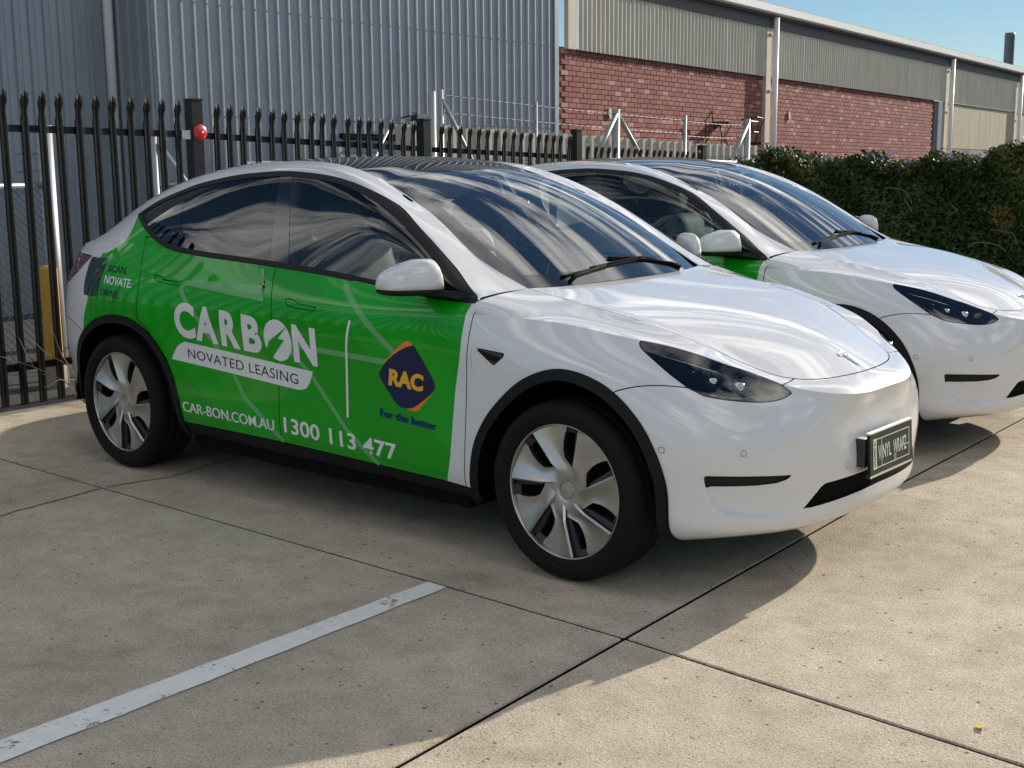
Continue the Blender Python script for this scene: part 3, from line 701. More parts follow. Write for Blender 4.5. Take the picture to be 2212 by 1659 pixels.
        V,F=revolve([(.105*.8,-.078),(.078,-.084),(.046,-.086),(.036,-.082),(.034,-.078),(.030,-.079),(.028,-.083),(.0,-.085)],48)
        o=mesh('hub_cap',V,F,MT['wheel_silver'],w,smooth=True);o.data.set_sharp_from_angle(angle=math.radians(30));_tcache['hub_cap']=o.data
    else:
        for n in('tyre','rim_lip','barrel','blade_cover','dark_spokes','hub_cap'):link(n,_tcache[n],w)
    return w
def loft(name,secs,mat,parent,closed=True,smooth=True,caps=True):
    n=len(secs[0]);V=[v for s in secs for v in s];F=[]
    for i in range(len(secs)-1):
        for k in range(n if closed else n-1):F.append((i*n+k,i*n+(k+1)%n,(i+1)*n+(k+1)%n,(i+1)*n+k))
    if caps:F+=[tuple(range(n))[::-1],tuple(range((len(secs)-1)*n,len(secs)*n))]
    return mesh(name,V,F,mat,parent,smooth=smooth)
def build_mirror(side,parent):
    r=empty('door_mirror',(0,0,0));r.parent=parent
    # shell sections along y (inner -> outer)
    ys=[-.915,-.925,-.945,-.985,-1.03,-1.07,-1.095,-1.108,-1.112]
    ws=[.10,.45,.86,1.0,.98,.90,.74,.50,.12]
    secs=[];secb=[]
    for y,w in zip(ys,ws):
        t=(abs(y)-.915)/.197
        zb=1.075+.002*t;zt=1.205-.052*t**1.3;xf=-.560-.115*t;xb=-.735-.075*t
        h=(zt-zb)*w**.5;cx=(xf+xb)/2;hx=(xf-xb)/2*(.45+.55*w)
        s=[]
        for k in range(24):
            a=math.pi*k/23
            ca,sa=math.cos(a),math.sin(a)
            ex=.75 if ca>0 else .62
            s.append((cx+hx*math.copysign(abs(ca)**ex,ca),y*side*-1 if False else y,zb+h*abs(sa)**.72))
        secs.append(s)
        b=[]
        for k in range(16):
            a=math.pi+math.pi*k/15
            b.append((cx+hx*.985*math.copysign(abs(math.cos(a))**.7,math.cos(a)),y,zb-.002-abs(math.sin(a))**.8*.026*(w**.6)))
        secb.append(b)
    f=1 if side<0 else -1
    fl=lambda S:[[(x,y*f,z) for x,y,z in s] for s in S]
    loft('mirror_cap',fl(secs),MT['white_paint'],r)
    loft('mirror_base',fl(secb),MT['black_trim'],r)
    # arm down to the door
    A=[[(-.50,-.885,1.035),(-.50,-.885,1.060),(-.72,-.882,1.062),(-.72,-.882,1.035)],[(-.515,-.915,1.036),(-.515,-.915,1.068),(-.73,-.915,1.070),(-.73,-.915,1.040)],[(-.56,-.96,1.052),(-.56,-.96,1.074),(-.745,-.96,1.074),(-.745,-.96,1.052)]]
    loft('mirror_arm',fl(A),MT['black_trim'],r,smooth=False)
    mb=MB();mb.prism([(-.925*f,1.085),(-1.095*f,1.085),(-1.09*f,1.14),(-1.05*f,1.165),(-.945*f,1.185),(-.925*f,1.15)],-.752,-.748,0);o=mb.build('mirror_glass',MT['black_gloss'],r)
    o.rotation_euler=(0,0,0)
    return r
def build_car():
    car=empty('car')
    W=MT['white_paint'];WR=MT['green_wrap']
    cm('bonnet',both(CM['bonnet']),W,car);
    fb=cm('front_bumper',both(CM['bumper']),W,car)
    [cm('slot_insert',q,MT['black_trim'],fb) for q in(off(CM['slot'],-.006),mirror(off(CM['slot'],-.006)))]
    it=cm('lower_intake',both(off(CM['intake'],-.022)),MT['black_trim'],fb)
    # intake lips (depth) and louvres
    lp=MB()
    for k in range(3):
        lp=MB();z=.343+.020*k
        pts=[(.823-.05-.10*(y/.45)**2*1.3+.028,y,z) for y in np.linspace(-.42+.03*k,.42-.03*k,15)]
        lp.tube(pts,.0045,6);lp.build('louvre',MT['black_gloss'],fb,True)
    def edge_strip(poly,m,name,mat,depth,par):
        # wall around an opening, from the surface inward along -x
        pts=[]
        Vf=m[0]
        for y,z in poly:
            d=(Vf[:,1]-y)**2+(Vf[:,2]-z)**2;i=np.argmin(np.where(Vf[:,0]>.45,d,9));pts.append((Vf[i,0],y,z))
        n=len(pts)
        for f in(1,-1):
            b=MB();A=[(x,y*f,z) for x,y,z in pts];B=[(x-depth,y*f,z) for x,y,z in pts];b.add(A+B,[(i,i+1,n+i+1,n+i) for i in range(n-1)]);b.build(name,mat,par)
    edge_strip([p for p in INTAKE if p[0]<.05][0:5],CM['bumper'],'intake_wall',W,.03,fb)
    # sensors
    for(x,y,z,nx,ny) in[(.4225,-.9035,.566,.35,-.94),(.652,-.731,.555,.78,-.62),(.827,-.273,.451,.98,-.2)]:
        for f in(1,-1):
            s=MB();V,F=[],[]
            nn=np.array([nx,ny*f,0]);nn/=np.linalg.norm(nn);t=np.array([-nn[1],nn[0],0])
            for k in range(20):
                a=2*math.pi*k/20
                for rr in(.0100,.0116):V.append(np.array([x,y*f,z])+nn*.0022+rr*(math.cos(a)*t+math.sin(a)*np.array([0,0,1.])))
            for k in range(20):F.append((2*k,2*k+1,2*((k+1)%20)+1,2*((k+1)%20)))
            s.add(V,F);s.build('parking_sensor',MT['cladding'],fb)
    for f in(1,-1):
        mm=(lambda m:m) if f==1 else mirror
        sgn=-1 if f==1 else 1
        fe=cm('fender',mm(CM['fender']),W,car)
        ve=cm('side_camera_vent',mm(off(CM['vent'],.003)),MT['black_gloss'],fe)
        # headlight
        h=empty('headlight');h.parent=car
        L0=CM['lamp']
        cm('lens',mm(L0),MT['lamp_glass'],h)
        e=sdf(LP(L0[0]),HEADL)
        cm('bezel',mm(off(clip(L0,.010-e),-.0015)),MT['black_gloss'],h)
        bk=L0[0]-L0[1]*(.004+.030*np.clip(e/.05,0,1))[:,None];cm('housing',mm((bk,L0[1],L0[2])),MT['lamp_dark'],h)
        def on_lamp(x,y,z,d):
            i=np.argmin(((L0[0]-np.array([x,y,z]))**2).sum(1));return L0[0][i]-L0[1][i]*d,L0[1][i]
        # projector lamps and LED strip
        b=MB()
        for x,y,z,rr in[(.575,-.645,.780,.030),(.505,-.70,.805,.026),(.44,-.735,.83,.018)]:
            c,nn=on_lamp(x,y,z,.020);V,F=rbox(rr,rr*.7,rr*.75,rr*.5,4,lambda X,Y,Z:tuple(np.array([X,Y,Z])+c));V=[(v[0],v[1]*f,v[2]) for v in V];b.add(V,F)
        b.build('projector',MT['lamp_chrome'],h,True)
        b=MB();pts=[on_lamp(*p,.010)[0]*np.array([1,f,1]) for p in[(.26,-.765,.90),(.34,-.745,.875),(.42,-.715,.85),(.49,-.675,.825),(.55,-.63,.805)]];b.tube(pts,.004,6)
        pts=[on_lamp(*p,.008)[0]*np.array([1,f,1]) for p in[(.49,-.765,.765),(.54,-.72,.752),(.59,-.67,.742),(.63,-.615,.736),(.67,-.55,.738)]];b.tube(pts,.004,6)
        b.build('light_strip',MT['chrome'],h,True)
        # doors
        for nm,m,hd in(('front_door',CM['door_f'],CM['hand_f']),('rear_door',CM['door_r'],CM['hand_r'])):
            j,mi=with_wrap(m);d=cm(nm,mm(j),[W,WR],car,mi)
            cm('door_handle',mm(off(hd,-.0005)),WR,d)
        j,mi=with_wrap(CM['quarter']);cm('rear_quarter',mm(j),[W,WR],car,mi)
        j,mi=with_wrap_rail(CM['rail']);cm('roof_rail',mm(j),[W,WR],car,mi)
        S_=CM['sill'];cm('sill',mm(clip(S_,S_[0][:,0]+2.8)),MT['cladding'],car);cm('rear_diffuser',mm(clip(S_,-S_[0][:,0]-2.8)),MT['cladding'],car)
        cm('window_trim',mm(off(CM['trim'],.003)),MT['black_trim'],car)
        cm('front_window',mm(CM['win_f']),MT['window_glass'],car)
        cm('rear_window',mm(CM['win_r']),MT['window_dark'],car)
        cm('quarter_window',mm(CM['win_q']),MT['window_dark'],car)
        cm('centre_pillar',mm(off(CM['bpost'],.0008)),MT['black_gloss'],car)
        cm('mirror_sail',mm(CM['sail']),MT['black_gloss'],car)
        cm('tail_light',mm(CM['tail']),MT['tail_red'],car)
        for k in range(2):
            cl=CM['clad'][k];c=cm('wheel_arch_trim',mm(cl),MT['cladding'],car)
        build_mirror(sgn,car)
        # arch liners
        for poly in(ARCH_F,ARCH_R):
            b=MB();pp=[p for p in poly if p[1]>.275];n=len(pp)
            A=[(x,sgn*(.905),z) for x,z in pp];B=[(x,sgn*.52,z) for x,z in pp];b.add(A+B,[(i,i+1,n+i+1,n+i) for i in range(n-1)])
            b.add(B,[tuple(range(n))])
            b.build('arch_liner',MT['shell_black'],car)
    cm('rear_bumper',both(CM['rbumper']),W,car)
    ws=cm('windscreen',both(CM['screen']),MT['screen_glass'],car)
    cm('windscreen_band',both(CM['frit']),MT['black_gloss'],ws)
    cm('glass_roof',both(CM['roofglass']),MT['roof_glass'],car)
    cm('rear_screen',both(CM['rearglass']),MT['roof_glass'],car)
    cm('spoiler',both(CM['spoiler']),W,car)
    cm('body_shell',both(join(*CM['shell'])),MT['shell_black'],car)
    b=MB();b.box(-3.45,.38,-.66,.66,.185,.30);b.build('underbody',MT['shell_black'],car);b=MB();b.box(-2.32,-.50,-.895,.895,.19,.24);b.build('floor_pan',MT['shell_black'],car)
    # cowl + wipers
    b=MB();pts=[(-.425,-.60,1.052),(-.395,-.30,1.052),(-.385,0,1.050),(-.395,.30,1.052),(-.425,.60,1.052)]
    b.tube(pts,.010,6);b.build('cowl_seal',MT['black_trim'],car,True)
    wp=empty('wiper');wp.parent=car
    for pa in([(-.405,-.415,1.092),(-.415,-.10,1.112),(-.435,.22,1.125)],[(-.40,.46,1.082),(-.44,.22,1.118),(-.455,-.02,1.135)]):
        p=smooth_poly(pa,6,False);b=MB();b.tube(p,.0065,6);b.tube([q+np.array([.004,0,.010]) for q in p[4:]],.004,6)
        b.build('wiper_blade',MT['wiper_black'],wp,True)
    for q in([(-.372,-.40,1.075),(-.395,-.33,1.092),(-.410,-.10,1.118)],[(-.372,.44,1.075),(-.40,.40,1.092),(-.445,.10,1.130)]):b=MB();b.tube(q,.009,6);b.build('wiper_arm',MT['wiper_black'],wp,True)
    # wheels
    for x,y,fl,sp in((0,-.82,False,.10),(-2.89,-.82,False,.42),(0,.82,True,.3),(-2.89,.82,True,.8)):
        build_wheel(car,(x,y,.3475),fl,sp)
    # number plate
    pl=empty('number_plate');pl.parent=car
    def pz(y,z,d=0):return (.872+(.552-z)*.06+d,y,z)
    b=MB();V=[pz(*p,d) for d in(-.012,.0) for p in((-.188,.398),(.188,.398),(.188,.554),(-.188,.554))]
    b.add(V,[(0,1,2,3)[::-1],(4,5,6,7),(0,1,5,4),(1,2,6,5),(2,3,7,6),(3,0,4,7)]);b.build('plate_base',MT['plate_green'],pl)
    for y0 in(-.215,.150):b=MB();b.box(.815,.862,y0+.012,y0+.053,.432,.540);b.build('plate_bracket',MT['black_gloss'],pl)
    b=MB()
    def pq(y0,y1,z0,z1):b.add([pz(y0,z0,.0012),pz(y1,z0,.0012),pz(y1,z1,.0012),pz(y0,z1,.0012)],[(0,1,2,3)])
    pq(-.165,-.135,.418,.534)
    pq(-.135,.160,.528,.532);pq(-.135,.160,.420,.424);pq(.156,.160,.424,.528);pq(-.092,-.088,.424,.528);pq(.02,.024,.424,.45);pq(.032,.036,.424,.45);pq(.10,.156,.466,.470)
    b.build('plate_border',MT['plate_print'],pl)
    def ptext(s,y0,y1,z0,h,mat,bold=.01,vert=False,d=.0016):
        V,F=text_mesh(s,bold);lo=V.min(0);hi=V.max(0);u=(V[:,0]-lo[0])/(hi[0]-lo[0]);v=V[:,1]/.729
        if vert:Vp=[pz(y0+(1-b_)*(y1-y0),z0+a*h,d) for a,b_ in zip(u,v)]
        else:Vp=[pz(y0+a*(y1-y0),z0+b_*h,d) for a,b_ in zip(u,v)]
        return mesh('plate_text',Vp,F,mat,pl)
    ptext('VINYL',-.122,-.008,.450,.056,MT['plate_print'],.012);ptext('WRAPZ',.012,.132,.450,.056,MT['plate_print'],.012)
    ptext('WRAPPED BY',-.160,-.142,.424,.104,MT['plate_green'],.02,True)
    b=MB();b.box(.862,.881,-.19,.19,.388,.398);b.build('plate_frame',MT['chrome'],pl);b=MB();b.box(.856,.874,-.19,.19,.5545,.560);b.build('plate_frame',MT['chrome'],pl)
    # bonnet emblem: curved bar over a tapering stem
    hv=both(CM['bonnet'])[0]
    def on_bonnet(x,y):
        i=np.argsort(((hv[:,:2]-np.array([x,y]))**2).sum(1))[:4];return float(hv[i,2].mean())
    b=MB()
    def ember(pts,h=.004):
        V=[(x,y,on_bonnet(x,y)+.0015) for x,y in pts]+[(x,y,on_bonnet(x,y)+.0015+h) for x,y in pts];n=len(pts)
        b.add(V,[tuple(range(n,2*n))]+[(i,(i+1)%n,n+(i+1)%n,n+i) for i in range(n)])
    ember([(.664,-.036),(.656,-.030),(.651,-.015),(.6495,0),(.651,.015),(.656,.030),(.664,.036),(.660,.020),(.6585,0),(.660,-.020)])
    ember([(.664,-.031),(.662,-.014),(.665,-.006),(.732,-.0012),(.732,.0012),(.665,.006),(.662,.014),(.664,.031),(.669,.024),(.667,.012),(.668,0),(.667,-.012),(.669,-.024)])
    b.build('bonnet_emblem',MT['chrome'],car)
    # ---------------- vinyl lettering on the right flank ----------------
    g=empty('wrap_graphics');g.parent=car
    DW=MT['decal_white']
    L1=np.concatenate([[(-1.762,1.090),(-1.705,.985),(-2.255,1.000)],smooth_poly([(-2.255,1.000),(-2.295,.995),(-2.312,.968),(-2.285,.935),(-2.178,.845)],4,False)[1:],[(-2.06,.722),(-1.937,.597),(-1.858,.491),(-1.722,.403),(-1.606,.318)]])
    decal_stroke('line_graphic',L1[:3],.028,MT['decal_pale'],g,.0007);decal_stroke('line_graphic',L1[2:],.026,MT['decal_pale'],g,.0007)
    decal_stroke('line_graphic',[(-1.214,1.052),(-1.05,.930),(-.850,.790)],.028,MT['decal_pale'],g,.0007)
    decal_stroke('line_graphic',[(-1.49,.773),(-1.34,.765),(-1.12,.759),(-.905,.752)],.024,MT['decal_pale'],g,.0007)
    decal_stroke('line_graphic',[(-1.517,.745),(-1.376,.634),(-1.174,.436),(-.990,.304)],.022,MT['decal_pale'],g,.0007)
    # CARBON with the bolt disc
    def T(s,a,b_,h,m=DW,bold=.02,shear=0,sp=1.0,nm='lettering',caps=.729,d=.0018):return decal_text(nm,s,a,b_,h,m,g,bold,shear,sp,d,caps)
    sl=-.052
    bz=lambda x:.747+sl*(x+2.27)
    for ch,x0,x1 in(('C',-2.352,-2.196),('A',-2.196,-2.028),('R',-2.005,-1.868),('B',-1.845,-1.712),('N',-1.495,-1.340)):
        T(ch,(x0,bz(x0)),(x1,bz(x1)),.160,DW,.045)
    c=(-1.598,.784);a0,b0=.094,.094
    disc=[(c[0]+a0*math.cos(t)*1.0,c[1]+b0*math.sin(t)-.052*a0*math.cos(t)) for t in np.linspace(0,2*math.pi,40)[:-1]]
    decal_poly('lightning_disc',disc,DW,g,.0012,.04)
    bolt=[(-1.527,.852),(-1.658,.776),(-1.612,.776),(-1.690,.722),(-1.645,.700),(-1.552,.789),(-1.596,.791)]
    decal_poly('lightning_bolt',bolt,WR,g,.0020,.04)
    ban=np.concatenate([[(-2.406,.622)],smooth_poly([(-2.378,.660),(-2.345,.694),(-2.291,.717)],4,False),[(-1.376,.664)],smooth_poly([(-1.398,.615),(-1.428,.583),(-1.480,.571)],4,False)])
    decal_poly('banner',ban,DW,g,.0012,.05)
    T('NOVATED LEASING',(-2.272,.641),(-1.478,.596),.048,MT['decal_dark'],.0,0,1.05)
    [T('CAR-BON.COM.AU',(-2.341+q,.370),(-1.655+q,.362),.052,DW,.002,d=.0018+abs(q+.0025)*.2) for q in(-.0025,.0025)]
    T('1300 113 477',(-1.586,.367),(-.868,.340),.072,DW,.02)
    decal_stroke('divider_line',smooth_poly([(-1.121,.910),(-1.146,.80),(-1.158,.65),(-1.160,.488)],4,False),.013,DW,g,.0012)
    # diamond badge
    dia=smooth_poly([(-.955,.705),(-.952,.685),(-.930,.655),(-.868,.590),(-.848,.577),(-.815,.570),(-.765,.578),(-.705,.615),(-.650,.657),(-.638,.675),(-.640,.698),(-.672,.745),(-.738,.831),(-.755,.836),(-.80,.822),(-.87,.785),(-.925,.742)],4)
    ot=[(-.928,.744),(-.848,.813),(-.800,.846),(-.780,.852),(-.760,.850),(-.738,.829),(-.80,.820),(-.87,.783)]
    ob=[(-.815,.572),(-.775,.564),(-.750,.563),(-.730,.572),(-.655,.648),(-.705,.612),(-.765,.576)]
    decal_poly('badge_corner',ot,MT['decal_orange'],g,.0010,.05);decal_poly('badge_corner',ob,MT['decal_orange'],g,.0010,.05)
    decal_poly('badge_diamond',dia,MT['decal_navy'],g,.0014,.05)
    T('RAC',(-.903,.662),(-.697,.655),.066,MT['decal_yellow'],.05,.12,d=.0022)
    [T('For the better',(-.957+q,.518),(-.634+q,.500),.036,MT['decal_blue_text'],.002,d=.0018+abs(q+.0025)*.2) for q in(-.0025,.0025)]
    # scan card text (the code itself is left out)
    card=[(-3.180,1.080),(-3.010,1.080),(-3.000,1.072),(-3.020,.894),(-3.030,.886),(-3.166,.886),(-3.174,.894),(-3.190,1.072)]
    decal_poly('scan_card',card,MT['decal_card'],g,.0014,.04)
    T('SCAN.',(-2.965,1.019),(-2.788,1.014),.033,MT['decal_dark'],.02);T('NOVATE.',(-2.970,.959),(-2.718,.950),.042,DW,.02);T('DRIVE.',(-2.992,.899),(-2.815,.890),.034,MT['decal_dark'],.02)
    # ---------------- interior ----------------
    SW=MT['seat_white'];DI=MT['dark_interior']
    def seat(x,y,wd=.25):
        s=empty('seat');s.parent=car
        rb('cushion',(x,y,.60),(.26,wd,.075),.06,SW,s,(0,-.12,0))
        rb('backrest',(x-.34,y,.90),(.075,wd*.96,.32),.065,SW,s,(0,-.32,0))
        rb('headrest',(x-.485,y,1.285),(.05,.13,.085),.045,SW,s,(0,-.22,0))
        rb('seat_base',(x,y,.45),(.22,wd*.8,.10),.03,DI,s)
    seat(-1.30,-.38);seat(-1.30,.38)
    rb('rear_bench',(-2.22,0,.62),(.26,.62,.09),.06,SW,car,(0,-.1,0));rb('rear_backrest',(-2.56,0,.93),(.08,.62,.30),.06,SW,car,(0,-.42,0))
    for y in(-.40,.40):rb('rear_headrest',(-2.70,y,1.24),(.045,.13,.06),.04,SW,car,(0,-.35,0))
    rb('dashboard',(-.68,0,.93),(.24,.76,.055),.05,DI,car,(0,.06,0));rb('dash_trim',(-.905,0,.915),(.02,.72,.028),.015,SW,car)
    rb('centre_screen',(-.93,0,1.03),(.008,.165,.10),.006,MT['black_gloss'],car,(0,.15,0))
    b=MB();cx,cz=-1.00,.975
    pts=[(cx+.055*math.sin(t)*1.0,-.38+.175*math.cos(t),cz+.165*math.sin(t)) for t in np.linspace(0,2*math.pi,33)]
    b.tube(pts,.014,8,False);b.tube([(cx-.0,-.38-.16,cz),(cx+.04,-.38,cz-.01),(cx,-.38+.16,cz)],.014,6);b.tube([(cx+.04,-.38,cz-.01),(-.78,-.38,.93)],.03,8);b.build('steering_wheel',DI,car,True)
    rb('cabin_floor',(-1.7,0,.36),(1.3,.80,.04),.02,DI,car);rb('centre_console',(-1.20,0,.52),(.42,.11,.15),.04,DI,car)
    rb('parcel_shelf',(-3.05,0,1.00),(.36,.66,.02),.015,DI,car)
    for f in(1,-1):
        b=MB()
        b.add([(x,f*y,z) for x,y,z in((-.50,-.84,.40),(-2.55,-.84,.40),(-2.55,-.81,1.09),(-.56,-.83,1.02))],[(0,1,2,3)]);b.build('door_card',DI,car)
        b=MB();b.tube([(-1.66,f*-.80,1.06),(-1.70,f*-.765,1.25),(-1.75,f*-.69,1.46)],[.055,.05,.045],8);b.build('pillar_trim',SW,car,True)
        b=MB();b.tube([(-1.62,f*-.77,1.10),(-1.60,f*-.74,1.22),(-1.72,f*-.68,1.43)],.018,6);b.build('seat_belt',DI,car,True)
    b=MB();V,F=rbox(.012,.12,.035,.01,3,lambda x,y,z:(x-1.02,y,z+1.375));b.add(V,F);b.build('rear_view_mirror',MT['black_gloss'],car,True)
    return car
def copy_tree(o,parent=None):
    c=o.copy();COL.objects.link(c);c.parent=parent
    for k in o.children: copy_tree(k,c)
    return c
# ---------------- site materials ----------------
def concrete():
    m=P('concrete',(.34,.30,.24),.92,spec=.25)
    big=noise(m,.55,5,.6);mid=noise(m,7,5,.6);fine=noise(m,105,3,.75);grit=noise(m,240,3,.6)
    c=ramp(m,fine,[(.30,(.20,.175,.14)),(.43,(.50,.435,.34)),(.56,(.70,.615,.49)),(.72,(.95,.86,.71))])
    c=mixc(m,.55,c,ramp(m,grit,[(.30,(.33,.295,.24)),(.5,(.68,.60,.475)),(.72,(.92,.82,.66))]))
    N,L,b=nodes(m)
    v=N.new('ShaderNodeTexVoronoi');v.inputs['Scale'].default_value=42;t=N.new('ShaderNodeTexCoord');L.new(t.outputs['Object'],v.inputs['Vector'])
    pick=N.new('ShaderNodeSeparateColor');L.new(v.outputs['Color'],pick.inputs[0])
    st=ramp(m,v.outputs['Distance'],[(.22,1.0),(.34,0.0)])
    sel=ramp(m,pick.outputs[0],[(.955,0.0),(.97,1.0)])
    f=N.new('ShaderNodeMath');f.operation='MULTIPLY';L.new(st,f.inputs[0]);L.new(sel,f.inputs[1])
    c=mixc(m,f.outputs[0],c,(.16,.16,.155))
    v2=N.new('ShaderNodeTexVoronoi');v2.inputs['Scale'].default_value=120;L.new(t.outputs['Object'],v2.inputs['Vector']);p2=N.new('ShaderNodeSeparateColor');L.new(v2.outputs['Color'],p2.inputs[0])
    f2=N.new('ShaderNodeMath');f2.operation='MULTIPLY';L.new(ramp(m,v2.outputs['Distance'],[(.25,1.0),(.42,0.0)]),f2.inputs[0]);L.new(ramp(m,p2.outputs[1],[(.72,0.0),(.80,.85)]),f2.inputs[1])
    c=mixc(m,f2.outputs[0],c,(.17,.15,.125))
    f3=N.new('ShaderNodeMath');f3.operation='MULTIPLY';L.new(ramp(m,v2.outputs['Distance'],[(.22,1.0),(.40,0.0)]),f3.inputs[0]);L.new(ramp(m,p2.outputs[2],[(.80,0.0),(.86,.8)]),f3.inputs[1])
    c=mixc(m,f3.outputs[0],c,(.92,.84,.70))
    st=noise(m,1.7,6,.62,dist=.6);c=mixc(m,.75,c,ramp(m,st,[(.30,(.62,.59,.55)),(.42,(.93,.92,.90)),(.6,(1,1,1))]),'MULTIPLY')
    c=mixc(m,.55,c,ramp(m,mid,[(.3,(.62,.60,.58)),(.6,(1,1,1))]),'MULTIPLY')
    c=mixc(m,.8,c,ramp(m,big,[(.3,(.72,.71,.70)),(.62,(1.05,1.03,1.0))]),'MULTIPLY')
    setc(m,c)
    p=bump(m,grit,.5,.006);p=bump(m,fine,.6,.010,p)
concrete()
def simple(name,a,b_,scale,rough=.85,bs=.2,stretch=None):
    m=P(name,a,rough,spec=.3);vec=None
    if stretch:
        N,L,b=nodes(m);t=N.new('ShaderNodeTexCoord');mp_=N.new('ShaderNodeMapping');mp_.inputs['Scale'].default_value=stretch;L.new(t.outputs['Object'],mp_.inputs[0]);vec=mp_.outputs[0]
    n=noise(m,scale,6,.6,vec=vec);setc(m,ramp(m,n,[(.3,a),(.7,b_)]));bump(m,n,bs,.01);return m
simple('asphalt',(.045,.045,.047),(.085,.083,.08),18,.95)
simple('joint_dirt',(.006,.005,.005),(.014,.012,.010),30,1);simple('crack',(.10,.088,.072),(.17,.15,.12),30,1)
def paint_line():
    m=simple('line_paint',(.74,.73,.70),(.84,.83,.80),25,.8,.2)
    N,L,b=nodes(m);a=noise(m,38,6,.75);g=noise(m,5,3,.6);f=N.new('ShaderNodeMath');f.operation='ADD';L.new(a,f.inputs[0]);L.new(g,f.inputs[1])
    al=ramp(m,f.outputs[0],[(.80,0.0),(.87,1.0)]);L.new(al,b.inputs['Alpha'])
paint_line()
P('steel_wall',(.205,.235,.275),.42,.35,0,.5)
def steel():
    m=MT['steel_wall'];n=noise(m,1.6,5,.6);setc(m,ramp(m,n,[(.3,(.33,.355,.39)),(.7,(.38,.405,.44))]))
steel()
P('screw',(.10,.115,.13),.4,.6)
simple('cement_sheet',(.54,.505,.42),(.66,.62,.52),5,.9,.15,(1,1,.25))
simple('cement_panel',(.44,.385,.29),(.55,.485,.37),4,.9,.12,(1,1,.2))
simple('cream_paint',(.60,.54,.44),(.68,.62,.52),4,.75,.05)
P('white_metal',(.80,.80,.78),.45)
P('soffit',(.16,.155,.15),.85)
simple('mortar',(.20,.085,.072),(.26,.115,.098),30,.95)
def brickm():
    m=P('brick_red',(.35,.13,.11),.85,spec=.3)
    N,L,b=nodes(m);oi=N.new('ShaderNodeObjectInfo');t=N.new('ShaderNodeTexCoord')
    at_=N.new('ShaderNodeAttribute');at_.attribute_name='tone';at_.attribute_type='GEOMETRY'
    sm=N.new('ShaderNodeMath');sm.operation='ADD';L.new(oi.outputs['Random'],sm.inputs[0]);L.new(at_.outputs['Fac'],sm.inputs[1])
    fr=N.new('ShaderNodeMath');fr.operation='FRACT';L.new(sm.outputs[0],fr.inputs[0])
    c=ramp(m,fr.outputs[0],[(0,(.30,.115,.098)),(.35,(.35,.135,.115)),(.70,(.40,.16,.138)),(.90,(.44,.19,.165)),(.93,(.55,.29,.255)),(1,(.58,.32,.285))])
    n=noise(m,60,4,.6);c=mixc(m,.5,c,ramp(m,n,[(.3,(.7,.7,.7)),(.65,(1.05,1.05,1.05))]),'MULTIPLY');setc(m,c);bump(m,n,.2,.004)
brickm()
P('fence_black',(.004,.004,.0045),.45,0,.1,.3,.2)
P('galv',(.36,.375,.385),.5,.6)
P('wire',(.22,.225,.23),.5,.6)
simple('pale_fence',(.44,.42,.36),(.55,.52,.455),6,.9,.1,(1,1,.3))
P('yellow_paint',(.60,.33,.04),.55)
P('red_reflector',(.62,.012,.016),.35,0,.6)
P('sign_white',(.75,.74,.73),.5);P('sign_red',(.55,.03,.03),.5)
P('dark_steel',(.09,.10,.115),.45,.4)
P('flood_face',(.80,.79,.72),.35);P('flood_body',(.03,.03,.03),.5)
P('bark',(.030,.030,.018),.95,spec=.1);P('twig',(.20,.165,.125),.9)
P('timber',(.30,.25,.19),.9)
P('mesh_green',(.02,.16,.10),.8)
def leafm(name,cols):
    m=P(name,cols[0],.6,spec=.3);N,L,b=nodes(m)
    at_=N.new('ShaderNodeAttribute');at_.attribute_name='tone';at_.attribute_type='GEOMETRY'
    setc(m,ramp(m,at_.outputs['Fac'],[(i/(len(cols)-1),c) for i,c in enumerate(cols)]))
    b.inputs['Transmission Weight'].default_value=0
    return m
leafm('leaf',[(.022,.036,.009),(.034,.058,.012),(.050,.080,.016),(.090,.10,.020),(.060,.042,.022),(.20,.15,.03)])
P('petal',(.60,.42,.66),.6);P('leaf_yellow',(.62,.50,.05),.6)
def tone_attr(o,vals):
    a=o.data.attributes.new('tone','FLOAT','FACE');a.data.foreach_set('value',np.asarray(vals,dtype=np.float32))
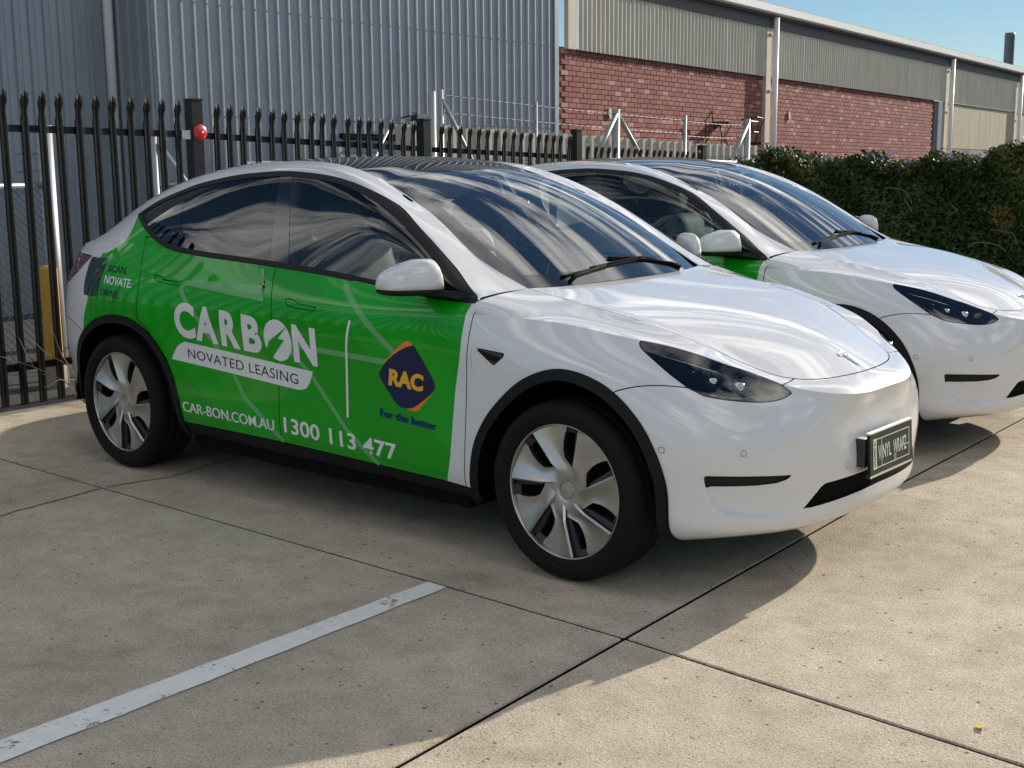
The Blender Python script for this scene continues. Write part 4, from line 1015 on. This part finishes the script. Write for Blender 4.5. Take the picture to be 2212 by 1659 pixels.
# ---------------- ground ----------------
def gz(y): return -.0135*max(0.,y-1.0)
def yA(x): return np.interp(x,[-4.8,-3.6,-.27,.52,1.86,9],[-1.232,-1.237,-1.245,-1.258,-1.339,-1.75])
def xB(y): return .519-.053*(y+1.255)
pv=empty('pavement');tag(pv,kind='structure')
def slab(xa,xb,ya,yb,nx=14,ny=14):
    V=[];F=[]
    top=[]
    for i in range(nx+1):
        for j in range(ny+1):
            u=i/nx;v=j/ny
            y=ya(0)*(1-v)+yb(0)*v;x=xa(y)*(1-u)+xb(y)*u
            y=ya(x)*(1-v)+yb(x)*v;x=xa(y)*(1-u)+xb(y)*u
            V.append((x,y,gz(y)))
    n=ny+1
    for i in range(nx):
        for j in range(ny):F.append((i*n+j,(i+1)*n+j,(i+1)*n+j+1,i*n+j+1))
    # rounded edge skirt
    rim=[i*n for i in range(nx+1)]+[nx*n+j for j in range(1,n)]+[i*n+ny for i in range(nx-1,-1,-1)]+[j for j in range(ny-1,0,-1)]
    prev=rim
    c=np.mean([V[k] for k in rim],0)
    for dz,ex in((-.006,.005),(-.13,.006)):
        cur=[]
        for k in rim:
            v=V[k];d=np.array([v[0]-c[0],v[1]-c[1]]);
            cur.append(len(V));V.append((v[0]+math.copysign(ex,d[0])*(.5),v[1]+math.copysign(ex,d[1])*.5,v[2]+dz))
        m=len(rim)
        for k in range(m):F.append((prev[k],cur[k],cur[(k+1)%m],prev[(k+1)%m]))
        prev=cur
    mi=[0]*(nx*ny)+[0]*len(rim)+[1]*len(rim)
    return mesh('slab',V,F,[MT['concrete'],MT['joint_dirt']],pv,mi=mi)
g_=.0115
K=lambda c:(lambda t:c)
slab(K(-4.78),lambda y:xB(y)-g_,K(-14),lambda x:yA(x)-g_);slab(K(-4.78),lambda y:xB(y)-g_,lambda x:yA(x)+g_,K(4.3))
slab(lambda y:xB(y)+g_,K(14),K(-14),lambda x:yA(x)-g_);slab(lambda y:xB(y)+g_,K(14),lambda x:yA(x)+g_,K(4.3))
slab(K(-4.78),lambda y:xB(y)-g_,K(4.32),K(9.6));slab(lambda y:xB(y)+g_,K(14),K(4.32),K(9.6))
b=MB();b.add([(-4.77,-14,-.05),(14,-14,-.05),(14,1.0,-.05),(-4.77,1.0,-.05),(14,9.6,-.05+gz(9.6)),(-4.77,9.6,-.05+gz(9.6))],[(0,1,2,3),(3,2,4,5)]);b.build('joint_fill',MT['joint_dirt'],pv)
b=MB();b.add([(-400,-400,-.16),(400,-400,-.16),(400,-2,-.16),(-400,-2,-.16),(400,400,-.30),(-400,400,-.30)],[(0,1,2,3),(3,2,4,5)]);tag(b.build('ground',MT['asphalt']),kind='structure')
# crack and leaf
pts=[(-2.605,-1.26),(-2.585,-1.38),(-2.57,-1.54),(-2.55,-1.68),(-2.534,-1.82),(-2.50,-2.1)];pts2=[(-2.60,-1.23),(-2.575,-1.1),(-2.53,-.90),(-2.57,-.66),(-2.61,-.40),(-2.60,0)]
b=MB()
for pp in(pts,pts2):
    pp=smooth_poly(pp,5,False);pp=pp+RNG.randn(*pp.shape)*.004;V=stroke(pp,.010);b.add([(x,y,.0035) for x,y in V],[tuple(f) for f in strokeF(len(pp))])
b.build('pavement_crack',MT['crack'],pv)
b=MB();n=20
L=[(-.386+.002*math.sin(i*2.1),-1.262-1.85*i/n) for i in range(n+1)];R=[(-.288+.03*i/n+.002*math.sin(i*1.7),-1.262-1.85*i/n) for i in range(n+1)]
b.add([(x,y,.004) for x,y in L]+[(x,y,.004) for x,y in R],[(i,i+1,n+2+i,n+1+i) for i in range(n)])
tag(b.build('parking_line',MT['line_paint'],pv))
b=MB();b.add([(1.672,-1.19,.004),(1.688,-1.207,.008),(1.708,-1.19,.014),(1.694,-1.172,.006),(1.679,-1.174,.005)],[(0,1,3,4),(1,2,3)]);tag(b.build('fallen_leaf',MT['leaf_yellow']),'small yellow leaf lying on the sunlit concrete','leaf')
# ---------------- buildings ----------------
def frame(O,A,slope):
    A=np.array(A,float)/np.hypot(*A);Nn=np.array([A[1],-A[0]])       # outward = to the right of travel (+x side)
    return lambda u,v,z:(O[0]+A[0]*u+Nn[0]*v,O[1]+A[1]*u+Nn[1]*v,z+slope*u)
def profile_wall(name,T,u0,u1,z0,z1,prof,mat,parent,pitch,v=0):
    us=[];vs=[];k=0
    n=int(round((u1-u0)/pitch))
    for i in range(n):
        for a,h in prof:us.append(u0+(i+a)*pitch);vs.append(v+h)
    us.append(u1);vs.append(v+prof[0][1])
    V=[T(u,h,z) for u,h in zip(us,vs) for z in(z0,z1)];F=[(2*i,2*i+2,2*i+3,2*i+1) for i in range(len(us)-1)]
    return mesh(name,V,F,mat,parent)
RIB=[(0,.0),(.12,.0),(.17,.030),(.31,.030),(.36,0),(.60,0),(.62,.006),(.66,.006),(.68,0)]
# grey steel shed
TS=frame((-10.0,4.31),(-.391,7.97),-.012)
shed=empty('steel_shed');tag(shed,'tall blue grey ribbed steel shed behind the black fence','building')
Lr=int(7.98/.187)*.187
# one sheet per four ribs so that each cladding sheet is its own part
ns=int(Lr/.187)//4
for i in range(ns+1):
    u0=i*4*.187;u1=min(Lr,u0+4*.187)
    if u1-u0<.1:continue
    z0=1.86 if 3.2<u0+.3<4.5 else -.3
    profile_wall('cladding_sheet',TS,u0,u1,z0,8.2,RIB,MT['steel_wall'],shed,.187,.002*(i%2))
b=MB();b.box(Lr-.01,Lr+.10,-.9,.045,-.3,8.2,TS);b.build('corner_flashing',MT['steel_wall'],shed)
profile_wall('return_wall',lambda u,v,z:TS(-v,-u,z),0,.75,-.3,8.2,RIB,MT['steel_wall'],shed,.187,0)
profile_wall('recessed_wall',TS,-7.1,.0,-.3,8.2,RIB,MT['steel_wall'],shed,.187,-.75)
b=MB()
for i in range(int(Lr/.187)):
    for z in(2.05,3.35,4.6):
        b.box(i*.187+.034,i*.187+.052,.030,.036,z,z+.018,TS)
tag(b.build('roof_screws',MT['screw'],shed),kind='stuff')
# roller door in the shed
for i in range(9):
    b=MB();z=1.82-.085*i;b.box(3.0,4.4,-.10,-.055,z-.080,z,TS);b.build('roller_slat',MT['steel_wall'],shed)
b=MB();b.box(2.95,4.5,-.3,-.12,-.3,1.9,TS);b.box(2.95,4.5,-.06,.05,1.835,1.90,TS);b.build('door_head',MT['shell_black'],shed)
b=MB();b.box(4.25,4.55,.02,.06,1.87,2.02,TS);b.build('wall_patch',MT['cream_paint'],shed)
dp=MB();dp.tube([TS(-.10,-.66,-.2),TS(-.10,-.66,8.2)],.058,12);o=dp.build('downpipe',MT['white_metal'],shed,True)
# floodlight
fl=empty('flood_light',TS(4.22,.30,2.13));tag(fl,'small flood light on a bracket catching the sun on the shed wall','light')
b=MB();V,F=rbox(.05,.13,.085,.02,3,lambda x,y,z:(x+.02*z*9,y,z*.55+.12*x));b.add(V,F);b.build('lamp_head',MT['flood_body'],fl,True)
b=MB();b.add([(.06,-.115,-.035),(.06,.115,-.035),(.095,.115,.045),(.095,-.115,.045)],[(0,1,2,3)]);b.build('lamp_face',MT['flood_face'],fl)
b=MB();b.tube([(-.02,0,0),(-.14,-.05,.03),(-.28,-.08,0)],.012,6);b.tube([(-.05,.02,.0),(-.12,.10,.07),(-.26,.12,.08)],.006,5);b.build('bracket',MT['flood_body'],fl)
# brick building
TB=frame((-10.81,12.95),(-.0924,1.0),-.0155)
bb=empty('brick_warehouse');tag(bb,'long low red brick warehouse with corrugated cement band and white gutter','building')
UE=20.4;ZC=3.31
b=MB();b.box(-.6,UE,-.25,-.012,-.6,ZC+.02,TB);b.build('mortar_wall',MT['mortar'],bb)
BL,BH=.238,.089
bx=MB();bx.box(-BL/2+.0055,BL/2-.0055,-.10,0,-BH/2+.005,BH/2-.005)
Am=np.array(TB(1,0,0))-np.array(TB(0,0,0));ang=math.atan2(-Am[0],Am[1])
# brick local: x along u, y outward
def brick_mesh():
    b=MB();x,z,c=BL/2-.0055,BH/2-.005,.004
    ring=[(-x,-.05,-z),(x,-.05,-z),(x,-.05,z),(-x,-.05,z)];mid=[(-x,-c,-z),(x,-c,-z),(x,-c,z),(-x,-c,z)];fr=[(-x+c,0,-z+c),(x-c,0,-z+c),(x-c,0,z-c),(-x+c,0,z-c)]
    V=ring+mid+fr;F=[]
    for a in(0,4):
        for k in range(4):F.append((a+k,a+(k+1)%4,a+4+(k+1)%4,a+4+k))
    F.append((8,9,10,11));return V,F
bV,bF=brick_mesh();bme=None;rest=[];tones=[]
nrow=int((ZC-1.15)/BH);cnt=0
Ux=Vector(TB(1,0,0))-Vector(TB(0,0,0));Uy=Vector(TB(0,1,0))-Vector(TB(0,0,0));Uz=Vector((0,0,1))
Mb=Matrix(((Ux.x,Uy.x,Uz.x),(Ux.y,Uy.y,Uz.y),(Ux.z,Uy.z,Uz.z)))
for r in range(nrow):
    z=ZC-.045-r*BH
    for c in range(int(UE/BL)):
        u=(c+.5+(.5 if r%2 else 0))*BL-.05
        if u+BL/2>UE:continue
        near=(r<19 and u<3.75)
        jit=RNG.uniform(-.003,.003)
        if near and cnt<300:
            o=link('brick',bme,bb) if bme else mesh('brick',bV,bF,MT['brick_red'],bb)
            bme=o.data;cnt+=1
            o.matrix_local=Matrix.Translation(TB(u,.004+jit,z))@Mb.to_4x4()
        else:
            p=Vector(TB(u,.004+jit,z));rest.append([tuple(p+Mb@Vector(v)) for v in bV[4:]]);tones.append(RNG.rand())
V=[v for q in rest for v in q];F=[];tn=[]
for i,t in enumerate(tones):
    o_=8*i
    for k in range(4):F.append((o_+k,o_+(k+1)%4,o_+4+(k+1)%4,o_+4+k))
    F.append((o_+4,o_+5,o_+6,o_+7));tn+=[t]*5
o=mesh('bricks_further_along',V,F,MT['brick_red'],bb);tone_attr(o,tn);tag(o,kind='stuff')
# cement band, columns, gutter
COR=[(k/8,.013*math.cos(2*math.pi*k/8)) for k in range(8)]
for i,(a,c) in enumerate([(.35,8.05),(8.35,21.2),(21.5,29.4),(29.7,44)]):
    n=max(1,int(round((c-a)/1.9)));w=(c-a)/n
    for k in range(n):
        pn=round(w/.146)
        profile_wall('cement_sheet',TB,a+k*w,a+(k+1)*w-.004,ZC-.01,4.62,COR,MT['cement_sheet'],bb,(w-.004)/pn,.075+.003*(k%2))
for u in(.05,8.1,21.2,29.4):
    b=MB();b.box(u,u+.26,.0,.085,ZC-.01 if u<1 else -.5,4.62,TB);b.build('column',MT['cream_paint'],bb)
for u,dr in((8.32,.10),(21.42,.10),(29.62,.10),(38.2,.1)):
    b=MB();b.tube([TB(u,.20,-.5),TB(u,.20,4.55)],dr*.64,14);b.build('downpipe',MT['white_metal'],bb,True)
    for z in(1.7,3.0,4.2):
        b=MB();b.box(u-.10,u+.10,.02,.12,z,z+.03,TB);b.build('pipe_bracket',MT['white_metal'],bb)
b=MB();b.box(-.6,44,-.2,.20,4.56,4.60,TB);b.box(-.6,44,.02,.10,4.34,4.56,TB);b.build('soffit_beam',MT['soffit'],bb)
b=MB();b.prism([(.10,4.60),(.27,4.60),(.30,4.63),(.30,4.77),(.27,4.77),(.265,4.65),(.10,4.65)],-.6,44,0,TB);b.build('gutter',MT['white_metal'],bb)
b=MB();b.prism([(.27,4.72),(-8,6.6),(-8,6.65),(.29,4.80)],-.6,44,0,TB);b.build('roof',MT['white_metal'],bb)
# pale panels further along
b=MB();b.box(UE,UE+.30,-.05,.03,-.5,ZC-.02,TB);b.build('door_jamb',MT['soffit'],bb)
b=MB();b.box(UE+.30,UE+.62,-.05,.06,-.5,ZC-.02,TB);b.build('column',MT['white_metal'],bb)
for i in range(13):
    u=21.7+i*1.2
    b=MB();b.box(u,u+1.19,-.06,.02,1.95,ZC-.01,TB);b.build('wall_panel',MT['cement_panel'],bb)
b=MB();b.box(21.5,44,-.10,.0,-.5,1.94,TB);b.build('lower_wall',MT['timber'],bb)
# pale discs
for u,z in((1.55,2.30),(9.6,2.52)):
    b=MB();V,F=revolve([(.0,0),(.085,0),(.09,-.01)],18);c=Vector(TB(u,.03,z));V=[tuple(c+Mb@Vector((x*1.0,-y+.0,zz_*1.25))) for x,y,zz_ in V];b.add(V,F);b.build('wall_disc',MT['cream_paint'],bb)
# old steel brackets and cables on the brick
b=MB()
def TBv(u,v,z):return np.array(TB(u,v,z))
for pl in([(5.05,.05,1.6),(5.2,.16,1.95),(5.3,.20,2.25),(5.22,.22,2.45),(5.12,.12,2.25),(5.2,.10,2.0)],[(5.75,.1,1.5),(5.85,.15,1.9),(5.8,.12,2.2)],[(6.9,.08,2.34),(7.3,.26,2.40),(7.6,.30,2.38),(7.45,.2,2.0),(7.4,.12,1.5)],[(6.9,.3,2.3),(7.0,.32,2.08),(7.25,.32,2.08),(7.25,.3,2.30),(6.9,.3,2.3)]):
    b.tube([TBv(*p) for p in pl],.016,6)
b.box(5.62,6.1,.02,.40,2.22,2.26,TB);b.box(7.35,7.75,.02,.35,1.83,1.87,TB)
b.build('steel_bracket',MT['flood_body'],bb)
# roof flue
fu=empty('roof_flue',(-13.75,42.2,0));tag(fu,'dark ribbed metal flue rising above the warehouse roof','flue')
V,F=revolve([(.0,5.55),(.165,5.55),(.165,5.48)]+[(.165+(.012 if k%2 else 0),5.48-.055*k) for k in range(1,34)],20)
mesh('flue_pipe',[(x,z,y) for x,y,z in V],F,MT['dark_steel'],fu,smooth=True)
b=MB();b.box(-.22,.22,-.22,.22,3.2,3.75);b.build('flue_base',MT['dark_steel'],fu)
# ---------------- palisade fence ----------------
def fx(y):return -4.735-.072*y
FA=np.array([-.072,1.0]);FA/=np.linalg.norm(FA)
def picket_mesh(H=1.95):
    # W profile, splayed pointed head
    prof=[(-.027,.0),(-.023,.012),(-.012,.012),(-.004,.003),(.004,.003),(.012,.012),(.023,.012),(.027,.0)]
    V=[];F=[];n=len(prof)
    def ring(z,sx,sy,dy=0):
        a=len(V)
        for x,y in prof:V.append((x*sx,y*sy+dy,z))
        return a
    r=[ring(0,1,1),ring(H-.165,1,1),ring(H-.13,.74,.8,.004),ring(H-.095,.80,.9,.006),ring(H-.06,1.12,1.1,.012),ring(H-.03,.85,1.0,.018)]
    for a,c in zip(r[:-1],r[1:]):
        for k in range(n-1):F.append((a+k,a+k+1,c+k+1,c+k))
    t=len(V);V+=[(-.028,.028,H-.012),(0,.022,H+.012),(.028,.028,H-.012)];a=r[-1]
    F+=[(a,a+1,t),(a+1,a+2,t),(a+2,a+3,t+1),(a+2,t+1,t),(a+3,a+4,t+1),(a+4,a+5,t+1),(a+5,t+2,t+1),(a+5,a+6,t+2),(a+6,a+7,t+2)]
    return V,F
pkV,pkF=picket_mesh();pkm=None
def palisade(y0,y1,zt0,zt1,label,post=None,npk=None,fxx=fx,fy=None,g='black palisade fence sections'):
    global pkm
    f=empty('palisade_fence',(fxx((y0+y1)/2),(y0+y1)/2,0));tag(f,label,'fence',g)
    base=Vector(f.location)
    n=npk or int(round((y1-y0)/.1335))
    zt=lambda y:zt0+(zt1-zt0)*(y-y0)/(y1-y0)
    for i in range(n):
        y=y0+(i+.5)*(y1-y0)/n
        o=link('picket',pkm,f) if pkm else mesh('picket',pkV,pkF,MT['fence_black'],f)
        pkm=o.data
        o.location=Vector((fxx(y)+.022,y,zt(y)-1.962))-base;o.rotation_euler=(0,0,math.pi/2*3+.072);o.rotation_euler=(RNG.uniform(-.004,.004),RNG.uniform(-.006,.006),-math.pi/2+.072)
    for dz,nm in((-.235,'rail'),(-1.72,'rail')):
        b=MB();V=[]
        for y in(y0,y1):
            for dx,dzz in((-.022,-.022),(.018,-.022),(.018,.022),(-.022,.022)):V.append(tuple(Vector((fxx(y)+dx,y,zt(y)+dz+dzz))-base))
        b.add(V,[(0,1,2,3)[::-1],(4,5,6,7),(0,1,5,4),(1,2,6,5),(2,3,7,6),(3,0,4,7)]);b.build(nm,MT['fence_black'],f)
    if post:
        yp,ztp,w=post
        b=MB();x=fxx(yp);B0=base
        def tp(a,c,z):return tuple(Vector((x+a,yp+c,z))-B0)
        b.box(-w,w,-w,w,-.3,ztp-.012,tp);b.box(-w-.004,w+.004,-w-.004,w+.004,ztp-.012,ztp,tp);b.build('post',MT['fence_black'],f)
    return f
fA=palisade(-6.2,.93,2.135,1.978,'black palisade fence section left of the post with the red disc',(1.02,1.99,.044))
fB=palisade(1.12,3.42,1.968,1.872,'black palisade fence section right of the red disc, behind the nearer car roof',(3.53,1.89,.044))
fC=palisade(3.66,5.80,1.862,1.782,'black palisade fence section in front of the steel shed corner',(5.92,1.815,.042))
fD=palisade(6.02,8.55,1.690,1.610,'lower black palisade fence section in front of the brick wall',(8.62,1.66,.04))
rd=empty('red_reflector',(fx(.98)+.075,1.015,1.755),(0,math.radians(90),0));tag(rd,'round red plastic disc fixed to the black fence post','reflector')
V,F=revolve([(.0,.012),(.02,.011),(.050,.006),(.056,0),(.056,-.006)],28);mesh('disc',[(x,z,y) for x,y,z in V],F,MT['red_reflector'],rd,smooth=True)
V,F=revolve([(.0,.025),(.007,.024),(.008,.016)],10);mesh('screw_head',[(x,z,y) for x,y,z in V],F,MT['chrome'],rd,smooth=True)
b=MB();b.box(-.03,.01,-.05,.02,-.03,.03);b.build('gate_hinge',MT['galv'],fA).location=Vector((fx(.93)+.03,.93,1.74))-Vector(fA.location)
# warning sign on the fence
sg=empty('fence_sign',(fx(1.7)+.035,1.70,1.40));tag(sg,'white rectangular sign with red border on the fence, mostly hidden by the car roof','sign')
b=MB();b.box(-.003,.003,-.225,.225,-.15,.15);b.build('sign_board',MT['sign_white'],sg)
b=MB()
for a in((-.205,.205,.125,.131),(-.205,.205,-.131,-.125)):b.box(.0032,.0042,a[0],a[1],a[2],a[3])
for a in((-.211,-.205),(.205,.211)):b.box(.0032,.0042,a[0],a[1],-.131,.131)
b.build('sign_border',MT['sign_red'],sg)
# ---------------- chain link fence, posts and wires behind ----------------
def cx(y):return -6.2-.075*y
cf=empty('chain_link_fence');tag(cf,'galvanised chain link fence with braced posts and barbed wire behind the black fence','fence')
def gpost(y,zt,r=.03,z0=-.4,nm='post'):
    b=MB();b.tube([(cx(y),y,z0),(cx(y),y,zt)],r,12);b.build(nm,MT['galv'],cf,True)
gpost(.70,1.83,.060);gpost(1.72,1.80,.028);gpost(1.78,1.76,.018);gpost(5.33,2.23,.040);gpost(5.48,2.25,.026);gpost(7.23,2.17,.014);gpost(9.0,2.12,.05);gpost(10.83,2.08,.024);gpost(12.79,2.06,.045)
def brace(y0,z0,y1,z1,r=.021):
    b=MB();b.tube([(cx(y0)+.02,y0,z0),(cx(y1)+.05,y1,z1)],r,10);b.build('brace',MT['galv'],cf,True)
brace(1.76,1.70,2.55,.7);brace(5.48,2.15,6.35,1.0);brace(9.0,2.08,8.35,1.40,.028);brace(9.0,2.08,9.75,1.35,.028);brace(12.79,2.0,12.1,1.35,.028);brace(3.9,.9,4.6,1.85,.015)
for y0,y1,za,zb,k in((5.46,10.83,2.20,2.01,0),(5.46,10.83,2.02,1.83,1),(-3,.70,1.87,1.80,2),(-3,.70,1.62,1.62,3),(-3,.70,1.49,1.49,4),(10.83,12.79,2.0,1.97,5),(10.83,12.79,1.80,1.78,6)):
    b=MB();pts=[(cx(y0+(y1-y0)*t),y0+(y1-y0)*t,za+(zb-za)*t-.015*math.sin(math.pi*t)) for t in np.linspace(0,1,14)];b.tube(pts,.003,5)
    for q in np.arange(y0+.1,y1,.13):
        t=(q-y0)/(y1-y0);z=za+(zb-za)*t-.015*math.sin(math.pi*t);b.tube([(cx(q)-.012,q-.012,z-.012),(cx(q)+.012,q+.012,z+.014)],.003,4)
    b.build('barbed_wire',MT['wire'],cf)
def chain(y0,y1,z0,z1,p=.062):
    b=MB()
    for d in(1,-1):
        c=-(z1-z0)
        while c<(y1-y0):
            pts=[]
            ya_,yb_=max(0,c),min(y1-y0,c+(z1-z0))
            if yb_-ya_>.02:
                for t in np.linspace(ya_,yb_,2):
                    zz_=(t-c);z=z0+zz_ if d>0 else z1-zz_;pts.append((cx(y0+t)+.004*d,y0+t,z))
                b.tube(pts,.0032,3,False)
            c+=p
    o=b.build('chain_mesh',MT['wire'],cf);tag(o,kind='stuff')
chain(-2.6,.70,.02,1.42);chain(1.75,2.6,.6,1.40);chain(5.5,12.7,.95,1.52,.075)
for y0,y1,z in((-3,.7,1.385),(1.75,5.4,1.36),(5.5,12.8,1.42)):
    b=MB();b.tube([(cx(y0),y0,z+gz(y0)*.5),(cx(y1),y1,z+gz(y1)*.5)],.022,10);b.build('top_rail',MT['galv'],cf,True)
# pale sheet fence
pf=empty('sheet_fence');tag(pf,'weathered pale cement sheet boundary fence in front of the brick wall','fence')
def px_(y):return -6.95-.075*y
PF=[(0,0),(.22,0),(.27,.035),(.52,.035),(.57,0)]
y=5.55;i=0
while y<14.5:
    z1=1.895-.0298*(y-5.9)+RNG.uniform(-.006,.006)
    A=frame((px_(y),y),(-.075,1),0);profile_wall('fence_sheet',A,0,1.14,-.4,z1,PF,MT['pale_fence'],pf,.228,.004*(i%2));y+=1.14;i+=1
b=MB();b.tube([(px_(6.0)+.06,6.0,1.30),(px_(14.4)+.06,14.4,1.02)],.03,8);b.build('fence_rail',MT['galv'],pf,True)
b=MB();b.tube([(-6.75,9.4,1.51),(-7.2,14.2,1.36)],.022,8);b.build('fence_rail',MT['white_metal'],pf,True)
# yellow bollard, timber, twigs
bo=empty('bollard',(-6.16,.60,0));tag(bo,'yellow steel bollard behind the black fence','bollard')
V,F=revolve([(.0,.78),(.045,.778),(.062,.765),(.066,.745),(.066,-.2)],24);mesh('bollard_tube',[(x,z,y) for x,y,z in V],F,MT['yellow_paint'],bo,smooth=True)
V,F=revolve([(.068,.05),(.085,.03),(.085,-.2)],24);mesh('bollard_foot',[(x,z,y) for x,y,z in V],F,MT['timber'],bo,smooth=True)
tb=empty('timber_sleeper',(-6.9,-.45,-.02));tag(tb,'old pale timber sleeper lying behind the fence','timber')
V,F=rbox(.12,.75,.085,.02,4,lambda x,y,z:(x+.03*math.sin(y*3),y,z+.01*math.sin(y*9)));mesh('beam',V,F,MT['timber'],tb,smooth=True)
V,F=rbox(.10,.55,.07,.02,4,lambda x,y,z:(x+.28,y+.1,z-.05+.01*math.sin(y*7)));mesh('beam',V,F,MT['joint_dirt'],tb,smooth=True)
tw=empty('dead_weed',(-4.66,-.07,0));tag(tw,'dry leafless weed leaning against the fence foot','weed')
R2=np.random.RandomState(3)
def twig(p,d,L,r,depth):
    pts=[np.array(p)];d=np.array(d,float)
    for k in range(6):
        d=d+R2.randn(3)*.13;d[2]+=.02;d/=np.linalg.norm(d);pts.append(pts[-1]+d*L/6)
    b=MB();b.tube(pts,list(np.linspace(r,r*.3,7)),4);b.build('twig',MT['twig'],tw)
    if depth:
        for k in range(3):twig(pts[2+k],d+R2.randn(3)*.7,L*.6,r*.5,depth-1)
twig((0,0,-.02),(.02,-.35,.8),.62,.006,1);twig((0,.02,-.02),(.03,-.75,.75),.72,.005,1);twig((.02,.03,-.02),(.02,.12,.9),.45,.004,1)
# ---------------- hedge ----------------
hd=empty('hedge',(-2.0,8.75,0));tag(hd,'dense dark creeper covered hedge with pink flowers along the far boundary','hedge')
R3=np.random.RandomState(11)
def htop(x):return np.interp(x,[-4.9,-4.6,-4.3,-3.9,-3.5,-2.6,-2.2,-1.85,-1.3,0,3,9],[1.55,1.66,1.62,1.555,1.56,1.565,1.57,1.67,1.71,1.75,1.78,1.8])
def leaves(n,x0,x1,dens):
    V=[];F=[];tn=[]
    for i in range(n):
        x=R3.uniform(x0,x1);zt=htop(x)+.05*math.sin(x*7)+.03*math.sin(x*17+1)
        u=R3.rand()
        if u<.72:
            z=zt*R3.rand()**.8;y=-.33-.10*math.sin(x*3+z*4)-.06*math.sin(x*11+z*9)+abs(R3.randn())*.07
        else:
            z=zt-abs(R3.randn())*.05;y=R3.uniform(-.40,.42);z+=.03*R3.randn()
        nrm=np.array([R3.randn()*.6,-1.0 if u<.72 else -.2,.5 if u<.72 else 1.0])+R3.randn(3)*.55;nrm/=np.linalg.norm(nrm)
        t=np.cross(nrm,R3.randn(3));t/=np.linalg.norm(t);s=np.cross(nrm,t);L=R3.uniform(.018,.038);w=L*.55
        c=np.array([x+2.0,y,z-.0135*7.5+gz(0)]);k=len(V)
        V+=[tuple(c-t*L),tuple(c+s*w+nrm*.004),tuple(c+t*L),tuple(c-s*w+nrm*.004)];F.append((k,k+1,k+2,k+3))
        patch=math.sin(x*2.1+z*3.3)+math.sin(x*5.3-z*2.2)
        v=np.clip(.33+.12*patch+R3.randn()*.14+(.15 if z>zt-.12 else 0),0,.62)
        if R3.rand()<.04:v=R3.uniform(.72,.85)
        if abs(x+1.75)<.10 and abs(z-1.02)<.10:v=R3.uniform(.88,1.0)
        tn.append(v)
    return V,F,tn
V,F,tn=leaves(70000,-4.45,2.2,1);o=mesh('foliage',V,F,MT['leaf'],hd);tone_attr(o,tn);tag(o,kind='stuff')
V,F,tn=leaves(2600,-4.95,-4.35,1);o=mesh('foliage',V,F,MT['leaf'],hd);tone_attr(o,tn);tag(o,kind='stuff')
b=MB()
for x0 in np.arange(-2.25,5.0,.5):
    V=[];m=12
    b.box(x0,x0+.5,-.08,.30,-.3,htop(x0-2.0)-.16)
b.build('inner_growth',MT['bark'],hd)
b=MB()
for i in range(60):
    x=R3.uniform(-2.6,4.5);z=R3.uniform(.1,1.2);pts=[np.array([x,-.34+R3.randn()*.05,z])]
    d=np.array([R3.randn()*.5,R3.randn()*.1,R3.rand()+.2])
    for k in range(5):d=d+R3.randn(3)*np.array([.3,.08,.3]);pts.append(pts[-1]+d/np.linalg.norm(d)*.08)
    b.tube(pts,.0045,4)
o=b.build('stems',MT['twig'],hd);tag(o,kind='stuff')
for fxp in(-3.75,-3.66,-3.42,-3.30,-3.22,-2.95,-2.62,-2.42,-2.36,-2.30,-2.15,-1.98,-1.90,-1.82,-1.72,-1.55,-1.48,-1.42,-3.05,-2.78):
    b=MB();c=np.array([fxp+2.0,R3.uniform(-.3,.0),htop(fxp)-.0135*7.5+.03+R3.uniform(-.02,.05)])
    for k in range(4):
        cc=c+R3.randn(3)*np.array([.035,.03,.018])
        for q in range(5):
            a=2*math.pi*q/5;r=.019;t=np.array([math.cos(a),-.35,math.sin(a)]);s=np.array([-math.sin(a),-.1,math.cos(a)])
            b.add([tuple(cc),tuple(cc+t*r*.7+s*r*.45),tuple(cc+t*r),tuple(cc+t*r*.7-s*r*.45)],[(0,1,2,3)])
    b.build('flower_cluster',MT['petal'],hd)
# timber fence glimpsed at the end of the hedge
hf=empty('garden_fence',(-3.6,9.6,0));tag(hf,'pale timber paling fence glimpsed through the gap in the hedge','fence')
for i in range(9):
    b=MB();b.box(-.7+i*.15,-.7+i*.15+.125,-.01,.01,-.4,1.45);b.build('paling',MT['cement_panel'],hf)
b=MB();b.box(-.75,.7,-.05,-.012,1.25,1.33);b.build('fence_rail',MT['timber'],hf)
# ---------------- cars ----------------
car=build_car();tag(car,'nearest white hatchback with green lettered wrap along its side','car','white hatchbacks with green wrap parked side by side')
car2=copy_tree(car);car2.location=(-.234,2.67,-.028);car2.rotation_euler=(0,0,.0272)
tag(car2,'white hatchback behind the nearest one, parked beside the hedge','car','white hatchbacks with green wrap parked side by side')
